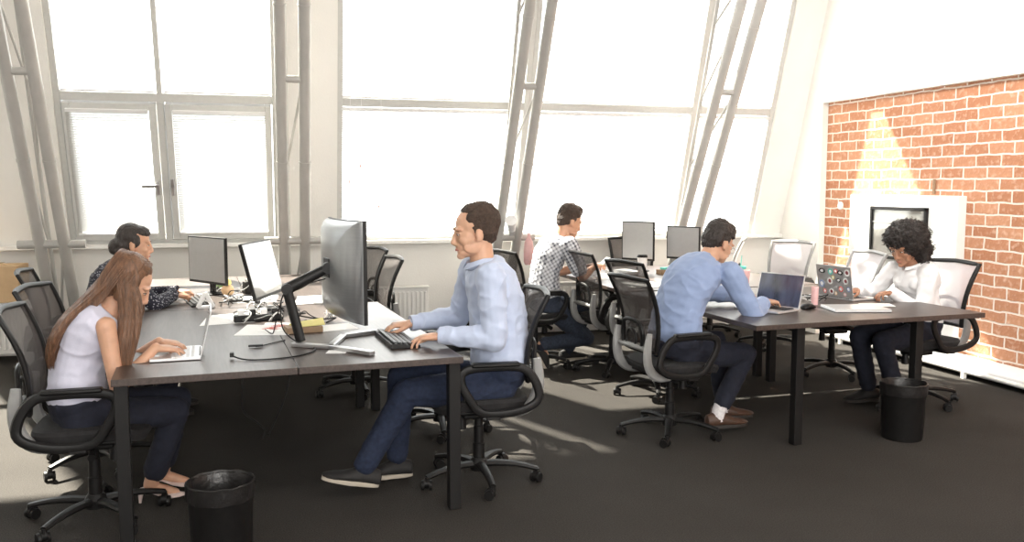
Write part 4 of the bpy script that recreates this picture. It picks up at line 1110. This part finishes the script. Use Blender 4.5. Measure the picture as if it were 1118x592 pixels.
# closed laptop
t = thing('laptop', 'closed silver laptop lying flat at the front of the near right desk', 'laptop', (3.57, 4.86, DZ), R(-14))
obj('base', G().box((0, 0, .007), (.36, .25, .011)), 'alu', t, smooth=False, bevel=.003)
obj('lid', G().box((0, 0, .0165), (.358, .248, .006)), 'alu', t, smooth=False, bevel=.0025)
obj('rubber_foot', G().box((0, -.11, .0008), (.3, .012, .0016)), 'black', t, smooth=False)
# tablet lying on it at the back
def sheet(label, pts, m='paper', z=DZ, name='paper_sheet', cat='paper', th=.0012, group=None):
    c = V((sum(p[0] for p in pts) / len(pts), sum(p[1] for p in pts) / len(pts), z))
    o = obj(name, G().prism([V((p[0], p[1], z)) - c for p in pts], (0, 0, th)), m, None, smooth=False); o.location = c
    return tag(o, label, cat, group)

# curved monitor on a jointed arm
t = thing('monitor', 'large curved grey monitor on a black jointed arm, seen from its back', 'monitor', (.335, 4.58, DZ), R(12))
rs = []; N = 24; Wd, Ht, z0 = .62, .505, .115
def panel(x_off, inset, bow=.035):
    vs = []
    for i in range(N + 1):
        y = -Wd / 2 + inset + (Wd - 2 * inset) * i / N; x = bow * (y / (Wd / 2)) ** 2 - bow + x_off; vs.append((x, y))
    return vs
def curved(g, a, b, za, zb, zc=None, zd=None):
    zc = za if zc is None else zc; zd = zb if zd is None else zd; n = len(a); vs = []
    for (x, y) in a: vs += [(x, y, za), (x, y, zb)]
    for (x, y) in b: vs += [(x, y, zc), (x, y, zd)]
    fs = []; o = 2 * n
    for i in range(n - 1):
        fs += [(2 * i, 2 * i + 2, 2 * i + 3, 2 * i + 1), (o + 2 * i, o + 2 * i + 1, o + 2 * i + 3, o + 2 * i + 2), (2 * i, o + 2 * i, o + 2 * i + 2, 2 * i + 2), (2 * i + 1, 2 * i + 3, o + 2 * i + 3, o + 2 * i + 1)]
    fs += [(0, 1, o + 1, o), (2 * n - 2, o + 2 * n - 2, o + 2 * n - 1, 2 * n - 1)]
    g.add(vs, fs)
g = G(); curved(g, panel(.03, 0), panel(.012, 0), z0, z0 + Ht); obj('bezel', g, 'black', t, bevel=.002)
g = G(); curved(g, panel(.0315, .008), panel(.0305, .008), z0 + .012, z0 + Ht - .008); obj('screen', g, 'screen', t)
lay = [(.012, .004, .004), (-.002, .010, .008), (-.018, .035, .024), (-.032, .075, .05), (-.040, .13, .09), (-.043, .20, .14)]
vs = []; fs = []; n2 = 2 * (N + 1)
for xo, ins, zi in lay:
    pp = panel(xo, ins); vs += [(x, y, z0 + zi) for x, y in pp] + [(x, y, z0 + Ht - zi) for x, y in reversed(pp)]
for k in range(len(lay) - 1):
    for i in range(n2): j = (i + 1) % n2; fs.append((k * n2 + i, k * n2 + j, (k + 1) * n2 + j, (k + 1) * n2 + i))
o_ = (len(lay) - 1) * n2
fs += [(o_ + i, o_ + i + 1, o_ + n2 - 2 - i, o_ + n2 - 1 - i) for i in range(N)]
bs = obj('back_shell', G().add(vs, fs), 'monback', t)
for p_ in bs.data.polygons: p_.use_smooth = True
bs.data.set_sharp_from_angle(angle=R(80))
hub = V((-.075, .02, z0 + .26))
obj('mount_plate', G().box((-.068, .02, z0 + .26), (.03, .10, .10)), 'black', t, smooth=False, bevel=.006)
iv = (M.Translation(t.location) @ M.Rotation(R(12), 4, 'Z')).inverted()
hubw = V((.26, 4.56, DZ + .375)); elb = V((.055, 4.55, 1.015)); basep = V((.115, 4.47, DZ + .02))
obj('arm_joint', G().tube([iv @ (hubw + V((.0, -.03, 0))), iv @ (hubw + V((0, .03, 0)))], .030, 16), 'black', t)
obj('upper_arm', G().tube([iv @ hubw, iv @ elb], [.020, .024], 12, flat=1.25), 'black', t)
obj('elbow_joint', G().tube([iv @ (elb + V((0, -.032, 0))), iv @ (elb + V((0, .032, 0)))], .028, 16), 'black', t)
obj('lower_arm', G().tube([iv @ elb, iv @ basep], [.023, .022], 12, flat=1.3), 'black', t)
bg = G()
P0, P1, P2, P3, P4 = V((.085, 4.44, DZ + .011)), V((.25, 4.34, DZ + .011)), V((.42, 4.125, DZ + .011)), V((.335, 4.64, DZ + .011)), V((.50, 4.735, DZ + .011))
for a, b_ in ((P0, P1), (P1, P2), (P1, P3), (P3, P4)):
    f = G(); a2, b2 = iv @ a, iv @ b_; d = (b2 - a2); L = d.length; an = math.atan2(d.y, d.x)
    f.box((a2 + b2) / 2, (L + .03, .036, .02), M.Rotation(an, 3, 'Z')); obj('stand_foot', f, 'silver', t, smooth=False, bevel=.004)

def monitor(label, loc, rz, w=.50, h=.31, lift=.12, tilt=0, body_m='black', scr='screen', back=None, stand='disc'):
    t = thing('monitor', label, 'monitor', (loc[0], loc[1], DZ), R(rz)); a = R(tilt)
    rot = M.Rotation(-a, 3, 'Y'); c = V((0, 0, lift + h / 2))
    obj('housing', G().box(c, (.022, w, h), rot), body_m, t, smooth=False, bevel=.003)
    obj('screen', G().box(c + rot @ V((.0115, 0, .004)), (.001, w - .02, h - .03), rot), scr, t, smooth=False)
    if back: obj('back_cover', G().box(c + rot @ V((-.02, 0, 0)), (.022, w * .8, h * .75), rot), back, t, smooth=False, bevel=.008)
    obj('neck', G().box((-.035, 0, (lift + h * .4) / 2), (.022, .055, lift + h * .4)), body_m, t, smooth=False, bevel=.004)
    if stand == 'disc': obj('stand_base', G().lathe([(.10, 0), (.10, .006), (.09, .012), (.02, .014)], (-.01, 0, 0), 32), body_m, t)
    else: obj('stand_base', G().box((-.01, 0, .006), (.18, .22, .012)), body_m, t, smooth=False, bevel=.003)
    return t
monitor('monitor reflecting the blinds, on the far left desk beyond the dark haired woman\'s hands', (-.47, 6.78), 214, .50, .34, .08, scr='screenrefl', back='greypl')
monitor('tilted monitor with a pale screen standing in the cable heap left of the curved monitor', (-.08, 5.86), -18, .54, .36, .08, 14, scr='screenrefl', back='monback')
monitor('far monitor right of the phone man, behind the white tumbler', (3.25, 7.62), 216, .34, .36, .10, scr='screenrefl')
monitor('far monitor partly hidden by the head of the laptop man', (3.60, 7.40), 214, .34, .30, .12, scr='screenrefl')

def keyboard(label, loc, rz, L=.44, D=.145):
    t = thing('keyboard', label, 'keyboard', (loc[0], loc[1], DZ), R(rz))
    obj('keyboard_body', G().prism([(-D / 2, -L / 2, 0), (D / 2, -L / 2, 0), (D / 2, -L / 2, .024), (-D / 2, -L / 2, .012)], (0, L, 0)), 'black', t, smooth=False, bevel=.003)
    g = G()
    for i in range(5):
        for j in range(20): g.box((-D / 2 + .022 + i * (D - .04) / 4.2, -L / 2 + .018 + j * (L - .036) / 19, .021 + i * .0026), (.018, (L - .036) / 19 - .004, .006))
    obj('keycaps', g, 'keys', t, smooth=False)
    return t
keyboard('black keyboard under the hands of the man in the pale blue shirt', (.59, 4.47), 184)
keyboard('black keyboard in front of the dark haired woman\'s hands', (-.50, 6.28), 12, .40)

def bottle(label, loc, r_, h, m, capm, name='bottle', cat='bottle'):
    t = thing(name, label, cat, (loc[0], loc[1], DZ))
    obj('bottle_body', G().lathe([(r_ * .9, 0), (r_, .01), (r_, h * .72), (r_ * .85, h * .80), (r_ * .6, h * .85)], (0, 0, 0), 24), m, t)
    obj('bottle_cap', G().lathe([(r_ * .72, h * .84), (r_ * .78, h * .86), (r_ * .78, h * .98), (r_ * .6, h)], (0, 0, 0), 24), capm, t)
    return t
bottle('green bottle with black cap behind the reflecting monitor', (-.40, 7.10), .045, .30, 'green', 'black')
def cup(label, loc, r0_, r1_, h, m, lid=None, straw=None, z=DZ):
    t = thing('cup', label, 'cup', (loc[0], loc[1], z))
    obj('cup_body', G().lathe([(r0_, 0), (r1_, h), (r1_ - .003, h), (r0_ - .003, .005), (.001, .005)], (0, 0, 0), 24, cap=False), m, t)
    obj('drink', G().lathe([(.001, h * .86), (r1_ - .007, h * .86)], (0, 0, 0), 20, cap=False), 'brown', t)
    if lid: obj('cup_lid', G().lathe([(r1_ + .003, h - .004), (r1_ + .004, h + .006), (r1_ - .004, h + .018), (r1_ - .012, h + .018), (.001, h + .012)], (0, 0, 0), 24), lid, t)
    if straw: obj('straw', G().tube([(0, 0, h * .5), (.012, 0, h + .09)], .0035, 8), straw, t)
    return t
cup('tall white tumbler with black lid in front of the far monitor', (3.12, 7.22), .036, .044, .165, 'white', 'black')
cup('teal patterned paper cup with a straw behind the open laptop', (3.74, 6.62), .036, .050, .12, 'teal', None, 'teal', z=DZ)
cup('short dark red cup to the left of the teal cup', (3.60, 6.52), .040, .043, .075, 'maroon')
cup('pale pink plastic cup in front of the teal cup', (3.66, 6.40), .034, .042, .11, 'pink')
cup('tall pink pen cup standing behind the black mouse', (3.46, 5.14), .022, .024, .12, 'pink')
cup('small pale green cup behind the tilted monitor', (-.17, 7.25), .036, .045, .11, 'green')
# mouse
def mouse(label, loc, rz, m='black'):
    t = thing('computer_mouse', label, 'mouse', (loc[0], loc[1], DZ), R(rz)); rs = []
    for x, wd, h in ((-.058, .012, .012), (-.05, .024, .024), (-.03, .032, .036), (0, .031, .038), (.03, .029, .030), (.05, .024, .020), (.058, .012, .010)):
        rs.append([V((x, wd * cos(2 * pi * i / 18), max(0.0005, h * .5 + h * .5 * sin(2 * pi * i / 18)))) for i in range(18)])
    b_ = obj('mouse_shell', G().rings(rs), m, t)
    obj('scroll_wheel', G().tube([(.035, -.004, .027), (.035, .004, .027)], .008, 12), 'greypl', t)
    return t
mouse('black computer mouse between the open laptop and the closed laptop', (3.30, 4.97), 20)
# phone in the checked man's hands
t = thing('smartphone', 'smartphone held up by the man in the checked shirt', 'phone', (2.735, 7.18, .865), R(10))
ro = M.Rotation(R(-38), 3, 'Y')
obj('phone_body', G().box((0, 0, 0), (.14, .068, .008), ro), 'white', t, smooth=False, bevel=.003)
obj('phone_screen', G().box(ro @ V((0, 0, .0045)), (.12, .062, .001), ro), 'screen', t, smooth=False)

# papers and small clutter on the left desks
sheet('white sheet with red scribbles in front of the cable heap', [(-.22, 4.86), (.06, 4.80), (.10, 5.12), (-.16, 5.22)])
sheet('second white sheet slipped under the scribbled one', [(-.10, 4.93), (.12, 4.90), (.14, 5.20), (-.06, 5.25)], z=DZ + .0013)
g = G(); random.seed(11)
for k in range(7):
    x, y = -.02 + .012 * k, 4.98 + .02 * k; pts = [V((x + .04 * sin(i * 1.1 + k) - .02, y + .012 * i + .015 * cos(i * 2.1 + k), 0)) for i in range(7)]
    g.tube(pts, .0022, 5, flat=.3)
o = obj('red_scribble', g, 'redink', None); o.location = (0, 0, DZ + .0035); tag(o, 'red pen scribbles on the white sheet', 'scribble', kind='stuff')
sheet('white sheet lying across the seam right of the brown card box', [(.24, 4.86), (.44, 4.92), (.40, 5.14), (.22, 5.08)])
sheet('wide white sheet left of the power strip', [(-.42, 5.25), (-.12, 5.32), (-.10, 5.72), (-.40, 5.66)])
sheet('white sheet on the far left desk near the reflecting monitor', [(-.30, 6.2), (.0, 6.22), (.02, 6.6), (-.28, 6.58)])
sheet('white sheet on the far desk beyond the curved monitor', [(.12, 6.05), (.42, 6.08), (.42, 6.5), (.15, 6.48)])
sheet('small pink tinted paper slip by the monitor stand foot', [(.22, 4.22), (.31, 4.20), (.33, 4.27), (.24, 4.30)])
t = thing('card_box', 'flat brown card box topped with yellow notes beside the arm stand', 'box', (.14, 4.90, DZ), R(10))
obj('box_body', G().box((0, 0, .016), (.19, .12, .032)), 'brown', t, smooth=False, bevel=.003)
obj('sticky_note', G().prism([(-.02, -.05, .033), (.11, -.04, .036), (.12, .05, .060), (0, .06, .045)], (0, 0, .003)), 'yellow', t, smooth=False)
obj('sticky_note', G().box((-.02, .02, .038), (.07, .07, .008), M.Rotation(.5, 3, 'Z')), 'yellow', t, smooth=False)
t = thing('power_strip', 'black power strip lying in the cable heap', 'power strip', (-.10, 5.36, DZ), R(12))
obj('strip_body', G().box((0, 0, .02), (.28, .055, .04)), 'black', t, smooth=False, bevel=.006)
for k in range(4): obj('plug', G().box((-.10 + .065 * k, 0, .055), (.035, .035, .035)), 'black' if k % 2 else 'white', t, smooth=False, bevel=.005)
t = thing('table_stand', 'small white triangular stand near the reflecting monitor', 'stand', (-.44, 6.02, DZ), R(20))
g = G()
for a, b_ in (((-.05, 0, .004), (0, 0, .10)), ((0, 0, .10), (.05, 0, .004)), ((-.05, 0, .004), (.05, 0, .004))): g.tube([a, b_], .009, 8, flat=1.6)
obj('stand_frame', g, 'white', t)
t = thing('desk_toy', 'round peach coloured desk toy in front of the green bottle', 'toy', (-.33, 6.62, DZ))
obj('toy_body', G().ell((0, 0, .045), (.045, .04, .045), None, 20, 12), 'peach', t); obj('toy_head', G().ell((.0, 0, .10), (.027, .027, .027), None, 16, 10), 'yellow', t)
t = thing('power_adapter', 'dark power adapter standing behind the cable heap', 'adapter', (-.20, 6.75, DZ), R(25))
obj('adapter_body', G().box((0, 0, .045), (.05, .06, .09)), 'black', t, smooth=False, bevel=.006); obj('adapter_pins', G().box((0, 0, .098), (.02, .03, .016)), 'silver', t, smooth=False)

def cable(label, pts, r_=.0032, m='black', group='loose cables', plug=None):
    c = V(pts[0]); o = thing('cable', label, 'cable', c, 0, group)
    obj('cord', G(T=M.Translation(-c)).tube(pts, r_, 7, sub=3), m, o)
    if plug: obj('plug', G(T=M.Translation(-c)).box(V(pts[-1]) + V((0, 0, .006)), plug), m, o, smooth=False, bevel=.002)
    return o
Z = DZ + .004
cable('black cable looping along the front left desktop from the stand foot to a small plug', [(.12, 4.50, Z), (.20, 4.32, Z), (.10, 4.16, Z), (-.04, 4.12, Z), (-.14, 4.13, Z), (-.20, 4.20, Z + .01)], .0035, plug=(.018, .03, .02))
cable('black cable hanging along the arm down to the desk', [(.24, 4.58, 1.10), (.12, 4.60, 1.00), (.03, 4.58, 1.00), (.02, 4.57, .88), (.03, 4.56, .80), (.10, 4.52, Z), (.16, 4.45, Z)], .0035)
cable('second black cable hanging from the arm elbow into the heap', [(.27, 4.62, 1.06), (.16, 4.63, 1.03), (.05, 4.60, 1.02), (.01, 4.60, .9), (-.01, 4.66, .80), (-.02, 4.80, Z), (-.06, 5.0, Z)], .003)
cable('thin dark cable with a flat end lying in front of the white sheets', [(.04, 4.62, Z), (-.02, 4.56, Z), (-.06, 4.50, Z), (-.10, 4.47, Z)], .003, plug=(.07, .022, .010))
cable('black cable dangling below the front desk edge, left of the pair', [(-.16, 4.30, .70), (-.165, 4.30, .55), (-.17, 4.32, .46), (-.10, 4.34, .40), (-.06, 4.34, .36), (-.08, 4.34, .32)], .004)
cable('black cable dangling below the front desk edge, right of the pair', [(.06, 4.34, .70), (.055, 4.33, .60), (.02, 4.33, .48), (-.02, 4.34, .40), (-.05, 4.34, .33)], .004)
random.seed(21)
kinds = [('black', 'dark'), ('white', 'white'), ('black', 'thin dark'), ('greypl', 'grey')]
places = ['around the power strip', 'under the tilted monitor', 'beside the brown card box', 'across the far left desktop', 'near the green bottle']
for k in range(22):
    reg = k % 5; cx, cy = [(-.08, 5.38), (-.02, 5.75), (.22, 5.20), (-.22, 6.15), (-.30, 6.75)][reg]; pts = []; a = random.uniform(0, 6)
    for i in range(9):
        a += random.uniform(-1.3, 1.3); r_ = random.uniform(.05, .17)
        pts.append((cx + cos(a) * r_ * 1.1, cy + sin(a) * r_ * 1.2, Z + (random.uniform(.0, .07) if 0 < i < 8 else 0)))
    m_, w_ = kinds[random.choice([0, 0, 0, 1, 2, 3])]
    cable('loose cable tangled in the heap ' + places[reg], pts, random.choice([.003, .0035, .0042]), m_, 'loose cables ' + places[reg])
# clutter on the right desks
sheet('white sheet under the hands of the laptop man', [(2.95, 5.10), (3.12, 5.08), (3.16, 5.36), (2.98, 5.38)])
sheet('white sheet beside the closed laptop', [(3.72, 4.98), (3.92, 4.92), (3.98, 5.06), (3.78, 5.12)])
sheet('white sheet on the far right desk edge near the phone man', [(2.62, 7.0), (2.85, 7.0), (2.85, 7.32), (2.62, 7.32)])
sheet('pile of white paper near the far monitors, behind the tumbler', [(2.95, 7.3), (3.2, 7.35), (3.15, 7.66), (2.92, 7.6)], th=.02)
sheet('magazine lying under the peeking seat back of the half hidden empty chair', [(2.66, 6.35), (2.95, 6.32), (2.98, 6.7), (2.68, 6.72)], th=.006)
for k in range(9):
    reg = k % 2; cx, cy = [(3.62, 5.36), (3.45, 5.55)][reg]; pts = []; a = random.uniform(0, 6)
    for i in range(8):
        a += random.uniform(-1.3, 1.3); r_ = random.uniform(.05, .15); pts.append((cx + cos(a) * r_, cy + sin(a) * r_, Z + (random.uniform(0, .04) if 0 < i < 7 else 0)))
    cable('loose cable ' + ['between the stickered laptop and the pink pen cup', 'behind the open dark screened laptop'][reg], pts, .0035, random.choice(['black', 'white', 'black']), ['cables by the stickered laptop', 'cables behind the open laptop'][reg])
t = thing('storage_box', 'low brown and green storage box at the foot of the far monitor', 'box', (3.38, 7.30, DZ), R(10))
obj('box_body', G().box((0, 0, .02), (.14, .09, .04)), 'brown', t, smooth=False, bevel=.003); obj('box_lid', G().box((0, 0, .05), (.08, .06, .02)), 'teal', t, smooth=False, bevel=.003)
# vague white object given a made-up clip-on shape, and pink pouch, on truss collar
t = thing('clip_gadget', 'small white clip-on gadget on the truss collar behind the keyboard man', 'gadget', (2.16, 8.05, 1.08))
obj('gadget_head', G().tube([(0, 0, .03), (-.02, -.04, .10), (-.04, -.10, .13)], [.03, .045, .055], 16), 'white', t); obj('clamp', G().box((0, .03, .01), (.05, .08, .06)), 'greypl', t, smooth=False, bevel=.004)
t = thing('pouch', 'pink and grey pouch hanging from the truss collar', 'pouch', (2.33, 8.08, .98))
rs = [[V((.05 * k_ * cos(2 * pi * i / 18), .03 * k_ * sin(2 * pi * i / 18), z)) for i in range(18)] for z, k_ in ((-.20, .7), (-.17, 1.0), (-.06, 1.0), (.02, .8), (.06, .35), (.10, .25))]
obj('pouch_body', G().rings(rs), 'pink', t); obj('hanging_loop', G().tube([(-.01, 0, .09), (-.02, .0, .14), (.02, 0, .14), (.01, 0, .09)], .004, 6), 'greypl', t)
